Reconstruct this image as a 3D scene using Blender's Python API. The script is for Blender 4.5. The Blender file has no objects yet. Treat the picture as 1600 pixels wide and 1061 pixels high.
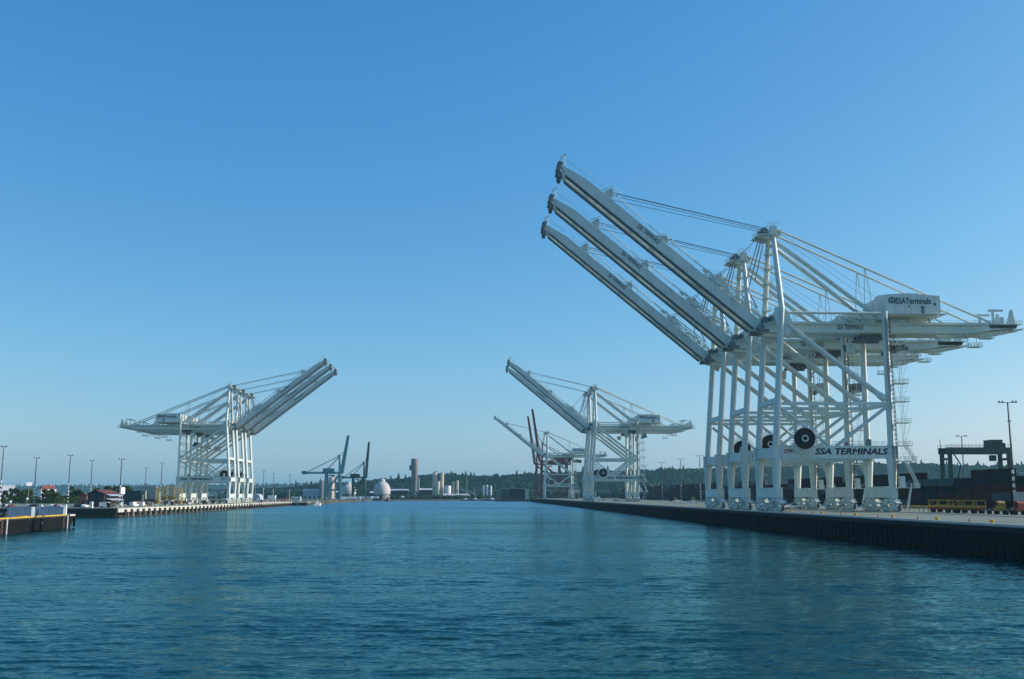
import bpy, math, random
from mathutils import Vector, Matrix
R = math.radians
rnd = random.Random(7)
sc = bpy.context.scene
col = sc.collection

# ------------------------------------------------------------------ camera
cam_d = bpy.data.cameras.new('camera')
cam = bpy.data.objects.new('camera', cam_d)
col.objects.link(cam)
cam.location = (0, 0, 9.07)
cam.rotation_euler = (R(90 + 8.87), 0, 0)
cam_d.lens = 35
cam_d.sensor_width = 36
cam_d.clip_start = 0.5
cam_d.clip_end = 40000
sc.camera = cam

# ------------------------------------------------------------------ sky, sun, exposure
SUN_EL, SUN_AZ = 26.0, 84.0            # azimuth clockwise from +Y
w = bpy.data.worlds.new('World')
sc.world = w
w.use_nodes = True
nt = w.node_tree
bg = nt.nodes['Background']
sky = nt.nodes.new('ShaderNodeTexSky')
sky.sky_type = 'NISHITA'
sky.sun_disc = False
sky.sun_elevation = R(SUN_EL)
sky.sun_rotation = R(SUN_AZ)
sky.air_density = 1.0
sky.dust_density = 1.0
sky.ozone_density = 1.0
# one even film response for the whole sky: contrast and gain per channel
sep = nt.nodes.new('ShaderNodeSeparateColor')
com = nt.nodes.new('ShaderNodeCombineColor')
nt.links.new(sky.outputs[0], sep.inputs[0])
for i, (g, k) in enumerate(((1.44, 1.24), (0.85, 1.08), (0.53, 1.13))):
    # the Nishita output is about ten times the displayed value at strength 0.1
    a = nt.nodes.new('ShaderNodeMath'); a.operation = 'MULTIPLY'; a.inputs[1].default_value = 0.1
    p = nt.nodes.new('ShaderNodeMath'); p.operation = 'POWER'; p.inputs[1].default_value = g
    m = nt.nodes.new('ShaderNodeMath'); m.operation = 'MULTIPLY'; m.inputs[1].default_value = k * 10
    nt.links.new(sep.outputs[i], a.inputs[0])
    nt.links.new(a.outputs[0], p.inputs[0])
    nt.links.new(p.outputs[0], m.inputs[0])
    nt.links.new(m.outputs[0], com.inputs[i])
nt.links.new(com.outputs[0], bg.inputs[0])
bg.inputs[1].default_value = 0.1

sd = bpy.data.lights.new('sun', 'SUN')
sd.energy = 5.0
sd.angle = R(0.5)
sd.color = (1.0, 0.95, 0.92)
sun = bpy.data.objects.new('sun', sd)
col.objects.link(sun)
e, a_ = R(SUN_EL), R(SUN_AZ)
to_sun = Vector((math.sin(a_) * math.cos(e), math.cos(a_) * math.cos(e), math.sin(e)))
sun.rotation_euler = to_sun.to_track_quat('Z', 'Y').to_euler()
sun.location = to_sun * 500

vs = sc.view_settings
vs.view_transform = 'Standard'
vs.look = 'None'
vs.exposure = 0.0
vs.gamma = 1.0
vs.use_curve_mapping = False
sc.render.engine = 'CYCLES'
sc.cycles.use_denoising = True
sc.cycles.max_bounces = 6
sc.cycles.volume_bounces = 1

# ------------------------------------------------------------------ materials
MATS = {}
def mat(name, c, rough=0.5, var=0.12, scale=0.6, dirt=None, dirt_amt=0.0, metal=0.0, spec=0.5, streak=False, bump=0.0):
    """painted or plain surface: colour with uneven fading and, where asked, streaked dirt"""
    if name in MATS:
        return MATS[name]
    m = bpy.data.materials.new(name)
    m.use_nodes = True
    t = m.node_tree
    b = t.nodes['Principled BSDF']
    b.inputs['Roughness'].default_value = rough
    b.inputs['Metallic'].default_value = metal
    b.inputs['Specular IOR Level'].default_value = spec
    tc = t.nodes.new('ShaderNodeTexCoord')
    n = t.nodes.new('ShaderNodeTexNoise')
    n.inputs['Scale'].default_value = scale
    n.inputs['Detail'].default_value = 5
    t.links.new(tc.outputs['Object'], n.inputs['Vector'])
    r = t.nodes.new('ShaderNodeValToRGB')
    r.color_ramp.elements[0].position = 0.3
    r.color_ramp.elements[1].position = 0.7
    r.color_ramp.elements[0].color = tuple(x * (1 - var) for x in c) + (1,)
    r.color_ramp.elements[1].color = tuple(min(1, x * (1 + var)) for x in c) + (1,)
    t.links.new(n.outputs[0], r.inputs[0])
    out = r.outputs[0]
    if dirt:
        mp = t.nodes.new('ShaderNodeMapping')
        mp.inputs['Scale'].default_value = (1.6, 1.6, 0.12) if streak else (0.5, 0.5, 0.5)
        t.links.new(tc.outputs['Object'], mp.inputs[0])
        n2 = t.nodes.new('ShaderNodeTexNoise')
        n2.inputs['Scale'].default_value = 1.4
        n2.inputs['Detail'].default_value = 6
        t.links.new(mp.outputs[0], n2.inputs['Vector'])
        r2 = t.nodes.new('ShaderNodeValToRGB')
        r2.color_ramp.elements[0].position = 0.5
        r2.color_ramp.elements[1].position = 0.72
        r2.color_ramp.elements[0].color = (0, 0, 0, 1)
        r2.color_ramp.elements[1].color = (dirt_amt, dirt_amt, dirt_amt, 1)
        t.links.new(n2.outputs[0], r2.inputs[0])
        mx = t.nodes.new('ShaderNodeMix')
        mx.data_type = 'RGBA'
        t.links.new(r2.outputs[0], mx.inputs['Factor'])
        t.links.new(out, mx.inputs['A'])
        mx.inputs['B'].default_value = tuple(dirt) + (1,)
        out = mx.outputs['Result']
    t.links.new(out, b.inputs['Base Color'])
    if bump:
        n3 = t.nodes.new('ShaderNodeTexNoise')
        n3.inputs['Scale'].default_value = scale * 8
        n3.inputs['Detail'].default_value = 4
        t.links.new(tc.outputs['Object'], n3.inputs['Vector'])
        bp = t.nodes.new('ShaderNodeBump')
        bp.inputs['Strength'].default_value = bump
        t.links.new(n3.outputs[0], bp.inputs['Height'])
        t.links.new(bp.outputs[0], b.inputs['Normal'])
    MATS[name] = m
    return m

RUST = (0.16, 0.07, 0.035)
W_ = mat('crane_white_paint', (0.57, 0.65, 0.58), 0.5, 0.08, 0.12, (0.33, 0.32, 0.24), 0.5, streak=True)
WR = mat('handrail_white', (0.56, 0.64, 0.56), 0.5, 0.05)
GEAR = mat('greasy_machinery', (0.10, 0.11, 0.11), 0.55, 0.35, 1.5)
GEAR3 = mat('drive_castings', (0.34, 0.38, 0.35), 0.6, 0.35, 1.5)
GEAR2 = mat('hinge_castings', (0.17, 0.19, 0.19), 0.55, 0.35, 1.5)
STEEL = mat('bare_steel', (0.30, 0.31, 0.31), 0.45, 0.2, 1.0, metal=0.4)
ROPE = mat('wire_rope', (0.06, 0.065, 0.07), 0.6)
INK = mat('navy_lettering', (0.015, 0.022, 0.04), 0.5, 0.05)
RED_INK = mat('red_lettering', (0.45, 0.03, 0.04), 0.5, 0.05)
GREEN_INK = mat('green_emblem', (0.015, 0.09, 0.06), 0.5, 0.05)
RUBBER = mat('black_rubber', (0.012, 0.012, 0.013), 0.8, 0.2)
GLASS = mat('dark_window_glass', (0.02, 0.03, 0.035), 0.08, 0.1)
CONC = mat('concrete_deck', (0.155, 0.19, 0.14), 0.85, 0.2, 0.05, (0.10, 0.125, 0.09), 0.7, bump=0.15)
CONC_CAP = mat('concrete_cap', (0.55, 0.54, 0.46), 0.85, 0.18, 0.3, (0.14, 0.13, 0.11), 0.7, streak=True, bump=0.15)
CONC_L = mat('pale_concrete', (0.46, 0.46, 0.43), 0.8, 0.12, 0.3, (0.2, 0.19, 0.17), 0.5, streak=True)
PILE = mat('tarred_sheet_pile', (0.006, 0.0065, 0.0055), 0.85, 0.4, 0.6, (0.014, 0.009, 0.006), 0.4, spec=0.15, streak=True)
TIMBER = mat('creosoted_timber', (0.045, 0.042, 0.030), 0.85, 0.4, 0.7, (0.03, 0.05, 0.02), 0.5, streak=True)
PILE_L = mat('weathered_pile', (0.30, 0.30, 0.25), 0.85, 0.3, 0.8, (0.05, 0.06, 0.03), 0.6, streak=True)
YEL = mat('yellow_paint', (0.56, 0.36, 0.03), 0.6, 0.12, 1.0, RUST, 0.4)
YEL_D = mat('worn_yellow_paint', (0.36, 0.25, 0.03), 0.7, 0.25, 1.0, RUST, 0.7)
ORANGE = mat('orange_paint', (0.22, 0.045, 0.015), 0.7, 0.15, 1.0)
REDP = mat('red_oxide_crane_paint', (0.17, 0.036, 0.03), 0.55, 0.2, 0.3, (0.1, 0.03, 0.03), 0.5, streak=True)
TEALP = mat('teal_crane_paint', (0.09, 0.27, 0.30), 0.5, 0.15, 0.3)
GREENP = mat('dark_green_crane_paint', (0.025, 0.065, 0.05), 0.55, 0.2, 0.4)
WHITE = mat('white_painted_wall', (0.78, 0.77, 0.74), 0.6, 0.05, 0.5)
BLACKP = mat('black_paint', (0.02, 0.02, 0.022), 0.5, 0.2)
DARKWALL = mat('dark_corrugated_wall', (0.035, 0.04, 0.045), 0.7, 0.25, 0.4)
ROOF_R = mat('red_brown_roof', (0.24, 0.075, 0.05), 0.75, 0.2, 0.5)
ROOF_P = mat('pale_metal_roof', (0.48, 0.50, 0.50), 0.5, 0.1, 0.2)
CREAM = mat('cream_silo', (0.52, 0.48, 0.36), 0.7, 0.1, 0.2, (0.3, 0.27, 0.2), 0.5, streak=True)
DOMEM = mat('white_dome_shell', (0.48, 0.46, 0.42), 0.7, 0.08, 0.2, (0.45, 0.42, 0.38), 0.4)
TOWERM = mat('grey_tower_concrete', (0.20, 0.21, 0.20), 0.8, 0.2, 0.1, (0.1, 0.1, 0.1), 0.6, streak=True)
SOIL = mat('dry_ground', (0.06, 0.065, 0.045), 0.9, 0.3, 0.01, (0.06, 0.08, 0.035), 0.8)
BANK = mat('riprap_bank', (0.07, 0.075, 0.05), 0.9, 0.5, 0.15)
GRAVEL = mat('gravel_grey', (0.28, 0.28, 0.27), 0.95, 0.15, 0.3, bump=0.3)
BARK = mat('bark', (0.07, 0.05, 0.035), 0.9, 0.3, 2)
HULL = mat('dark_barge_hull', (0.007, 0.009, 0.009), 0.85, 0.3, 0.3, (0.016, 0.014, 0.011), 0.4, spec=0.1, streak=True)
OFFICE = mat('blue_grey_facade', (0.30, 0.37, 0.42), 0.5, 0.08, 0.2)

def leaf_mat(name, c, var=0.4, scale=0.1):
    return mat(name, c, 0.85, var, scale, spec=0.0)
LEAF = leaf_mat('deciduous_leaves', (0.055, 0.095, 0.025), 0.45, 0.6)
LEAF2 = leaf_mat('olive_leaves', (0.075, 0.085, 0.030), 0.4, 0.6)
FOREST = leaf_mat('hill_forest_leaves', (0.010, 0.034, 0.020), 0.6, 0.02)
CONIFER = leaf_mat('conifer_needles', (0.010, 0.030, 0.018), 0.4, 0.02)

BOX_COLS = {'maroon': (0.10, 0.022, 0.022), 'rust red': (0.17, 0.05, 0.025), 'navy blue': (0.02, 0.035, 0.075),
            'dark green': (0.018, 0.05, 0.04), 'black': (0.018, 0.018, 0.02), 'slate grey': (0.09, 0.10, 0.11),
            'brown': (0.075, 0.04, 0.03)}
BOXM = {k: mat('container_' + k.replace(' ', '_'), tuple(x * .32 for x in c), 0.75, 0.15, 0.4, (0.03, 0.015, 0.01), 0.3, spec=0.2, streak=True) for k, c in BOX_COLS.items()}
BOXM['dark teal'] = mat('container_dark_teal', (0.014, 0.042, 0.052), 0.6, 0.15, 0.4)
BOXM['pale green'] = mat('container_pale_green', (0.36, 0.44, 0.36), 0.6, 0.12, 0.4, RUST, 0.3, streak=True)
BOXM['pale blue'] = mat('container_pale_blue', (0.38, 0.46, 0.51), 0.55, 0.1, 0.4, RUST, 0.25, streak=True)
BOXM['pale grey'] = mat('container_pale_grey', (0.40, 0.42, 0.42), 0.6, 0.1, 0.4, RUST, 0.3, streak=True)

# ------------------------------------------------------------------ mesh builder
class MB:
    def __init__(s):
        s.v = []; s.f = []
    def add(s, vs, fs):
        k = len(s.v)
        s.v += [tuple(p) for p in vs]
        s.f += [tuple(i + k for i in f) for f in fs]
        return s
    def box(s, x0, x1, y0, y1, z0, z1):
        return s.add([(x0, y0, z0), (x1, y0, z0), (x1, y1, z0), (x0, y1, z0), (x0, y0, z1), (x1, y0, z1), (x1, y1, z1), (x0, y1, z1)],
                     [(3, 2, 1, 0), (4, 5, 6, 7), (0, 1, 5, 4), (1, 2, 6, 5), (2, 3, 7, 6), (3, 0, 4, 7)])
    def bar(s, a, b, w0, h0, w1=None, h1=None, side=None):
        """rectangular section from a to b; w along the side vector, h along the third axis"""
        a, b = Vector(a), Vector(b)
        d = (b - a).normalized()
        if side is None:
            side = Vector((0, 1, 0)) if abs(d.y) < 0.7 else Vector((1, 0, 0))
        sd_ = Vector(side)
        up = d.cross(sd_).normalized()
        sd_ = up.cross(d).normalized()
        w1 = w0 if w1 is None else w1
        h1 = h0 if h1 is None else h1
        vs = []
        for p, ww, hh in ((a, w0, h0), (b, w1, h1)):
            for i, j in ((-1, -1), (1, -1), (1, 1), (-1, 1)):
                vs.append(p + sd_ * (ww / 2 * i) + up * (hh / 2 * j))
        return s.add(vs, [(3, 2, 1, 0), (4, 5, 6, 7), (0, 1, 5, 4), (1, 2, 6, 5), (2, 3, 7, 6), (3, 0, 4, 7)])
    def bar8(s, a, b, w0, h0, w1, h1, c=.32, side=(0, 1, 0)):
        """box section with broad chamfered corners"""
        a, b = Vector(a), Vector(b)
        d = (b - a).normalized()
        up = d.cross(Vector(side)).normalized()
        sd_ = up.cross(d).normalized()
        vs = []
        for p, ww, hh in ((a, w0, h0), (b, w1, h1)):
            k = c * min(ww, hh)
            for i, j in ((-ww / 2 + k, -hh / 2), (ww / 2 - k, -hh / 2), (ww / 2, -hh / 2 + k), (ww / 2, hh / 2 - k), (ww / 2 - k, hh / 2), (-ww / 2 + k, hh / 2), (-ww / 2, hh / 2 - k), (-ww / 2, -hh / 2 + k)):
                vs.append(p + sd_ * i + up * j)
        return s.add(vs, [tuple(range(7, -1, -1)), tuple(range(8, 16))] + [(i, (i + 1) % 8, 8 + (i + 1) % 8, 8 + i) for i in range(8)])
    def tube(s, a, b, r, n=8, r2=None):
        a, b = Vector(a), Vector(b)
        d = (b - a)
        if d.length < 1e-6:
            return s
        d.normalize()
        x = d.orthogonal().normalized()
        y = d.cross(x)
        r2 = r if r2 is None else r2
        vs = []
        for p, rr in ((a, r), (b, r2)):
            for i in range(n):
                t = 2 * math.pi * i / n
                vs.append(p + x * (rr * math.cos(t)) + y * (rr * math.sin(t)))
        fs = [(i, (i + 1) % n, n + (i + 1) % n, n + i) for i in range(n)]
        fs += [tuple(range(n - 1, -1, -1)), tuple(range(n, 2 * n))]
        return s.add(vs, fs)
    def extr(s, pts, y0, y1):
        """closed polygon of (x, z) points extruded along y"""
        n = len(pts)
        vs = [(x, y0, z) for x, z in pts] + [(x, y1, z) for x, z in pts]
        fs = [tuple(range(n)), tuple(range(2 * n - 1, n - 1, -1))]
        fs += [((i + 1) % n, i, n + i, n + (i + 1) % n) for i in range(n)]
        return s.add(vs, fs)
    def lathe(s, prof, n=24, c=(0, 0)):
        vs, fs = [], []
        for r, z in prof:
            for i in range(n):
                t = 2 * math.pi * i / n
                vs.append((c[0] + r * math.cos(t), c[1] + r * math.sin(t), z))
        for k in range(len(prof) - 1):
            for i in range(n):
                j = (i + 1) % n
                fs.append((k * n + i, k * n + j, (k + 1) * n + j, (k + 1) * n + i))
        fs.append(tuple(range((len(prof) - 1) * n, len(prof) * n)))
        return s.add(vs, fs)
    def rail(s, pts, h=1.1, step=2.0, r=0.045, up=(0, 0, 1)):
        """handrail: posts, top rail and knee rail along a polyline"""
        up = Vector(up)
        pts = [Vector(p) for p in pts]
        for a, b in zip(pts, pts[1:]):
            s.tube(a + up * h, b + up * h, r, 4)
            s.tube(a + up * h * .5, b + up * h * .5, r * .8, 4)
            k = max(1, int((b - a).length / step))
            for i in range(k + 1):
                p = a.lerp(b, i / k)
                s.tube(p, p + up * h, r, 4)
        return s
    def mesh(s, name, m, smooth=True):
        me = bpy.data.meshes.new(name)
        me.from_pydata(s.v, [], s.f)
        me.materials.append(m)
        if smooth:
            me.polygons.foreach_set('use_smooth', [True] * len(me.polygons))
            me.set_sharp_from_angle(angle=R(40))
        me.update()
        return me
    def build(s, name, m, parent=None, smooth=True, label=None):
        o = bpy.data.objects.new(name, s.mesh(name, m, smooth))
        col.objects.link(o)
        o.parent = parent
        if label:
            o['label'] = label
        return o

def tag(o, label, cat, group=None, kind=None):
    o['label'] = label
    o['category'] = cat
    if group:
        o['group'] = group
    if kind:
        o['kind'] = kind
    return o

def thing(name, label, cat, loc=(0, 0, 0), rz=0.0, group=None, scale=None):
    o = bpy.data.objects.new(name, None)
    col.objects.link(o)
    o.location = loc
    o.rotation_euler = (0, 0, rz)
    if scale:
        o.scale = scale
    return tag(o, label, cat, group)

def struct(name, mb, m, smooth=False, kind='structure'):
    o = mb.build(name, m, None, smooth)
    o['kind'] = kind
    return o

def put(name, me, parent, loc=(0, 0, 0), rot=(0, 0, 0)):
    o = bpy.data.objects.new(name, me)
    col.objects.link(o)
    o.parent = parent
    o.location = loc
    o.rotation_euler = rot
    return o

def copy_tree(o, parent=None):
    c = o.copy()
    col.objects.link(c)
    c.parent = parent
    for ch in o.children:
        copy_tree(ch, c)
    return c

def text_mesh(body, size, m, shear=0.0, bold=0.0, ext=0.02, sx=1.0):
    cu = bpy.data.curves.new('lettering', 'FONT')
    cu.body = body
    cu.size = size
    cu.shear = shear
    cu.offset = bold
    cu.extrude = ext
    cu.align_x = 'CENTER'
    cu.align_y = 'CENTER'
    cu.resolution_u = 3
    o = bpy.data.objects.new('lettering', cu)
    col.objects.link(o)
    bpy.context.view_layer.update()
    me = bpy.data.meshes.new_from_object(o.evaluated_get(bpy.context.evaluated_depsgraph_get()))
    bpy.data.objects.remove(o)
    bpy.data.curves.remove(cu)
    me.materials.clear()
    me.materials.append(m)
    for v in me.vertices:
        v.co.x *= sx
    return me

def bolden(me, b):
    import bmesh
    bm = bmesh.new()
    for k, (dx, dy) in enumerate(((0, 0), (b, 0), (-b, 0), (0, b), (0, -b))):
        t2 = me.copy()
        t2.transform(Matrix.Translation((dx, dy, -.004 * k)))
        bm.from_mesh(t2)
        bpy.data.meshes.remove(t2)
    bm.to_mesh(me)
    bm.free()
    return me

def fit_text(me, width, height):
    xs = [v.co.x for v in me.vertices]; ys = [v.co.y for v in me.vertices]
    cx, cy = (max(xs) + min(xs)) / 2, (max(ys) + min(ys)) / 2
    kx, ky = width / (max(xs) - min(xs)), height / (max(ys) - min(ys))
    for v in me.vertices:
        v.co.x = (v.co.x - cx) * kx
        v.co.y = (v.co.y - cy) * ky
    return me

# terminal frames: local x = landward, local y = along the quay, z up
ROT_R = R(2.18)
def RP(u, v, z=0.0):
    c, s = math.cos(ROT_R), math.sin(ROT_R)
    return (70.5 + u * c - v * s, 262 + u * s + v * c, 4.55 + z)
ROT_L = R(3.0)
LZ = 3.7
def LP(u, v, z=0.0):           # u landward (to the left), v away from the camera
    c, s = math.cos(ROT_L), math.sin(ROT_L)
    return (-175.3 - u * c - v * s, 624.8 - u * s + v * c, LZ + z)

# ------------------------------------------------------------------ water
def water_mat():
    m = bpy.data.materials.new('harbour_water')
    m.use_nodes = True
    t = m.node_tree
    t.nodes.remove(t.nodes['Principled BSDF'])
    # silty green body colour under a slightly blue-green mirror, weighted by Fresnel
    dif = t.nodes.new('ShaderNodeBsdfDiffuse')
    dif.inputs['Color'].default_value = (0.004, 0.040, 0.043, 1)
    b = t.nodes.new('ShaderNodeBsdfAnisotropic')
    b.inputs['Color'].default_value = (0.44, 0.71, 0.74, 1)
    fr = t.nodes.new('ShaderNodeFresnel')
    fr.inputs['IOR'].default_value = 1.30
    mixs = t.nodes.new('ShaderNodeMixShader')
    t.links.new(fr.outputs[0], mixs.inputs[0])
    t.links.new(dif.outputs[0], mixs.inputs[1])
    t.links.new(b.outputs[0], mixs.inputs[2])
    t.links.new(mixs.outputs[0], t.nodes['Material Output'].inputs['Surface'])
    geo = t.nodes.new('ShaderNodeNewGeometry')
    # the breeze ruffles the inner waterway more than the sheltered basin
    sp = t.nodes.new('ShaderNodeSeparateXYZ')
    t.links.new(geo.outputs['Position'], sp.inputs[0])
    rr = t.nodes.new('ShaderNodeMapRange')
    rr.inputs['From Min'].default_value = 320; rr.inputs['From Max'].default_value = 900
    rr.inputs['To Min'].default_value = 0.11; rr.inputs['To Max'].default_value = 0.34
    t.links.new(sp.outputs['Y'], rr.inputs['Value'])
    t.links.new(rr.outputs[0], b.inputs['Roughness'])
    acc = None
    # wind patches: long streaks of rougher and smoother water
    mpw = t.nodes.new('ShaderNodeMapping'); mpw.inputs['Scale'].default_value = (0.006, 0.028, 1)
    mpw.inputs['Rotation'].default_value = (0, 0, R(4))
    t.links.new(geo.outputs['Position'], mpw.inputs[0])
    nw = t.nodes.new('ShaderNodeTexNoise'); nw.inputs['Scale'].default_value = 1; nw.inputs['Detail'].default_value = 4; nw.inputs['Roughness'].default_value = 0.6
    t.links.new(mpw.outputs[0], nw.inputs['Vector'])
    rw = t.nodes.new('ShaderNodeMapRange')
    rw.inputs['From Min'].default_value = 0.33; rw.inputs['From Max'].default_value = 0.67
    rw.inputs['To Min'].default_value = 0.45; rw.inputs['To Max'].default_value = 1.3
    t.links.new(nw.outputs[0], rw.inputs['Value'])
    for sx, sy, ax, ay, det, rot in WAVES:
        mp = t.nodes.new('ShaderNodeMapping')
        mp.inputs['Scale'].default_value = (sx, sy, 1)
        mp.inputs['Rotation'].default_value = (0, 0, R(rot))
        t.links.new(geo.outputs['Position'], mp.inputs[0])
        n = t.nodes.new('ShaderNodeTexNoise')
        n.noise_dimensions = '2D'
        n.inputs['Scale'].default_value = 1
        n.inputs['Detail'].default_value = det
        t.links.new(mp.outputs[0], n.inputs['Vector'])
        sb = t.nodes.new('ShaderNodeVectorMath'); sb.operation = 'SUBTRACT'; sb.inputs[1].default_value = (0.5, 0.5, 0.5)
        t.links.new(n.outputs['Color'], sb.inputs[0])
        ml = t.nodes.new('ShaderNodeVectorMath'); ml.operation = 'MULTIPLY'; ml.inputs[1].default_value = (ax, ay, 0)
        t.links.new(sb.outputs[0], ml.inputs[0])
        if acc is None:
            acc = ml
        else:
            ad = t.nodes.new('ShaderNodeVectorMath'); ad.operation = 'ADD'
            t.links.new(acc.outputs[0], ad.inputs[0]); t.links.new(ml.outputs[0], ad.inputs[1])
            acc = ad
    scl = t.nodes.new('ShaderNodeVectorMath'); scl.operation = 'SCALE'
    t.links.new(acc.outputs[0], scl.inputs[0]); t.links.new(rw.outputs[0], scl.inputs['Scale'])
    ad = t.nodes.new('ShaderNodeVectorMath'); ad.operation = 'ADD'; t.links.new(geo.outputs['Normal'], ad.inputs[1])
    t.links.new(scl.outputs[0], ad.inputs[0])
    nm = t.nodes.new('ShaderNodeVectorMath'); nm.operation = 'NORMALIZE'
    t.links.new(ad.outputs[0], nm.inputs[0])
    for nd in (b, dif, fr):
        t.links.new(nm.outputs[0], nd.inputs['Normal'])
    return m
# per layer: frequency across / along the view, slope across / along, detail, turn
WAVES = [(0.05, 0.20, 0.08, 0.28, 2, 3), (0.34, 1.1, 0.34, 0.46, 3, -5), (1.5, 4.6, 0.46, 0.74, 3, 6)]
WATER = water_mat()

import numpy as np
def water_mesh():
    """one sheet to the horizon; the basin near the camera carries real waves that die out at its rim"""
    X0, X1, Y0, Y1 = -178.0, 78.0, 16.0, 520.0
    xs = np.linspace(X0, X1, 430)
    ys = [Y0]
    while ys[-1] < Y1:
        ys.append(ys[-1] + 0.18 + max(0, ys[-1] - 60) * 0.0030)
    ys = np.array(ys) * (Y1 - Y0) / (ys[-1] - Y0) + Y0 - Y0 * (Y1 - Y0) / (ys[-1] - Y0)
    gx, gy = np.meshgrid(xs, ys)
    step = np.gradient(ys)[:, None] * np.ones_like(gx)
    z = np.zeros_like(gx)
    g = np.random.RandomState(5)
    N = 70
    for i in range(N):
        lam = 0.62 * (3.8 / 0.62) ** (i / (N - 1)) * g.uniform(.9, 1.1)
        k = 2 * np.pi / lam
        th = g.normal(0, .33) + .08
        ph = g.uniform(0, 2 * np.pi)
        a = WAVE_SLOPE * np.sqrt(2 / N) / k
        a = a * np.clip((lam / step - 3.0) / 2.0, 0, 1)
        arg = k * (np.cos(th) * gy + np.sin(th) * gx) + ph
        z += a * (np.sin(arg) + .18 * np.sin(2 * arg))
    # gusts: patches where the chop is higher or lower
    gust = .75 + .35 * np.sin(gx * .021 + gy * .05 + 1.3) * np.sin(gy * .083 - gx * .013) + .25 * np.sin(gy * .19 + gx * .03)
    rim = np.clip((gx - X0) / 6, 0, 1) * np.clip((X1 - gx) / 6, 0, 1) * np.clip((gy - Y0) / 6, 0, 1) * np.clip((Y1 - gy) / 120, 0, 1)
    z *= np.clip(gust, .3, 1.4) * rim
    nx, ny = len(xs), len(ys)
    co = np.stack([gx, gy, z], -1).reshape(-1, 3)
    idx = np.arange(nx * ny).reshape(ny, nx)
    q = np.stack([idx[:-1, :-1], idx[:-1, 1:], idx[1:, 1:], idx[1:, :-1]], -1).reshape(-1, 4)
    B = 9000.0
    o = len(co)
    extra = np.array([(-B, -2500, 0), (B, -2500, 0), (B, Y0, 0), (-B, Y0, 0), (-B, Y1, 0), (X0, Y1, 0), (X0, Y0, 0), (X1, Y0, 0), (B, Y1, 0), (X1, Y1, 0), (B, B, 0), (-B, B, 0)], float)
    q2 = np.array([(0, 1, 2, 3), (3, 6, 5, 4), (7, 2, 8, 9), (4, 8, 10, 11)]) + o
    co = np.concatenate([co, extra]); q = np.concatenate([q, q2])
    me = bpy.data.meshes.new('water')
    me.vertices.add(len(co)); me.vertices.foreach_set('co', co.ravel())
    me.loops.add(q.size); me.loops.foreach_set('vertex_index', q.ravel().astype(np.int32))
    me.polygons.add(len(q)); me.polygons.foreach_set('loop_start', np.arange(0, q.size, 4, dtype=np.int32))
    me.polygons.foreach_set('use_smooth', np.ones(len(q), bool))
    me.update(calc_edges=True)
    me.validate()
    me.materials.append(WATER)
    ob = bpy.data.objects.new('water', me)
    col.objects.link(ob)
    ob['kind'] = 'structure'
WAVE_SLOPE = 0.105
water_mesh()

# ------------------------------------------------------------------ ground
def slab(name, pts, z0, z1, m):
    n = len(pts)
    mb = MB().add([(x, y, z0) for x, y in pts] + [(x, y, z1) for x, y in pts],
                  [tuple(range(n, 2 * n))] + [(i, (i + 1) % n, n + (i + 1) % n, n + i) for i in range(n)])
    return struct(name, mb, m)
def xy(p):
    return (p[0], p[1])
V_END = 1110
slab('terminal_apron', [xy(RP(-4.0, -420)), xy(RP(900, -420)), xy(RP(900, V_END)), xy(RP(-4.0, V_END))], -3, 4.55, CONC)
slab('pier_deck', [xy(LP(-3.6, -215)), xy(LP(-3.6, 210)), xy(LP(900, 210)), xy(LP(900, -215))], 2.2, LZ, CONC)
slab('pier_ground', [xy(LP(2.5, -213)), xy(LP(2.5, 209)), xy(LP(900, 209)), xy(LP(900, -213))], -3, 2.6, SOIL)
slab('far_quay_ground', [xy(LP(2, 210)), xy(LP(-2, 300)), xy(LP(-6, 980)), xy(LP(900, 980)), xy(LP(900, 210))], -3, 3.2, SOIL)
slab('far_shore_ground', [(-1200, 1590), (60, 1590), (60, 1365), (1000, 1400), (9000, 1400), (9000, 9000), (-9000, 9000), (-9000, 1590)], -3, 3.0, SOIL)
slab('left_hinterland', [(-9000, 500), (-1070, 500), (-1070, 1600), (-9000, 1600)], -3, 3.05, SOIL)
slab('right_hinterland', [(955, -400), (9000, -400), (9000, 1410), (930, 1410)], -3, 3.05, SOIL)
# riprap bank at the head of the waterway
mb = MB()
n = 60
vs, fs = [], []
for i in range(n + 1):
    x = -205 + 262 * i / n
    vs += [(x, 1583 + rnd.uniform(-1.5, 1.5), -0.4), (x, 1587 + rnd.uniform(-1, 1), 1.6 + rnd.uniform(-.3, .3)), (x, 1593, 3.3)]
for i in range(n):
    for k in range(2):
        a = i * 3 + k
        fs.append((a, a + 3, a + 4, a + 1))
struct('shore_bank', MB().add(vs, fs), BANK)

# crane rails and kerb on the right apron
for u in (0.0, 30.5):
    mb = MB()
    p, q = Vector(RP(u, -300, 0.06)), Vector(RP(u, V_END - 5, 0.06))
    struct('crane_rail', mb.bar(p, q, 0.16, 0.16, side=(1, 0, 0)), STEEL)
struct('quay_kerb', MB().bar(RP(-3.72, -400, 0.16), RP(-3.72, V_END - 1, 0.16), 0.5, 0.36, side=(1, 0, 0)), CONC_L)
for u in (1.6, 32.4):
    struct('crane_rail', MB().bar(LP(u, -205, 0.06), LP(u, 205, 0.06), 0.16, 0.16, side=(1, 0, 0)), STEEL)

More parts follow.
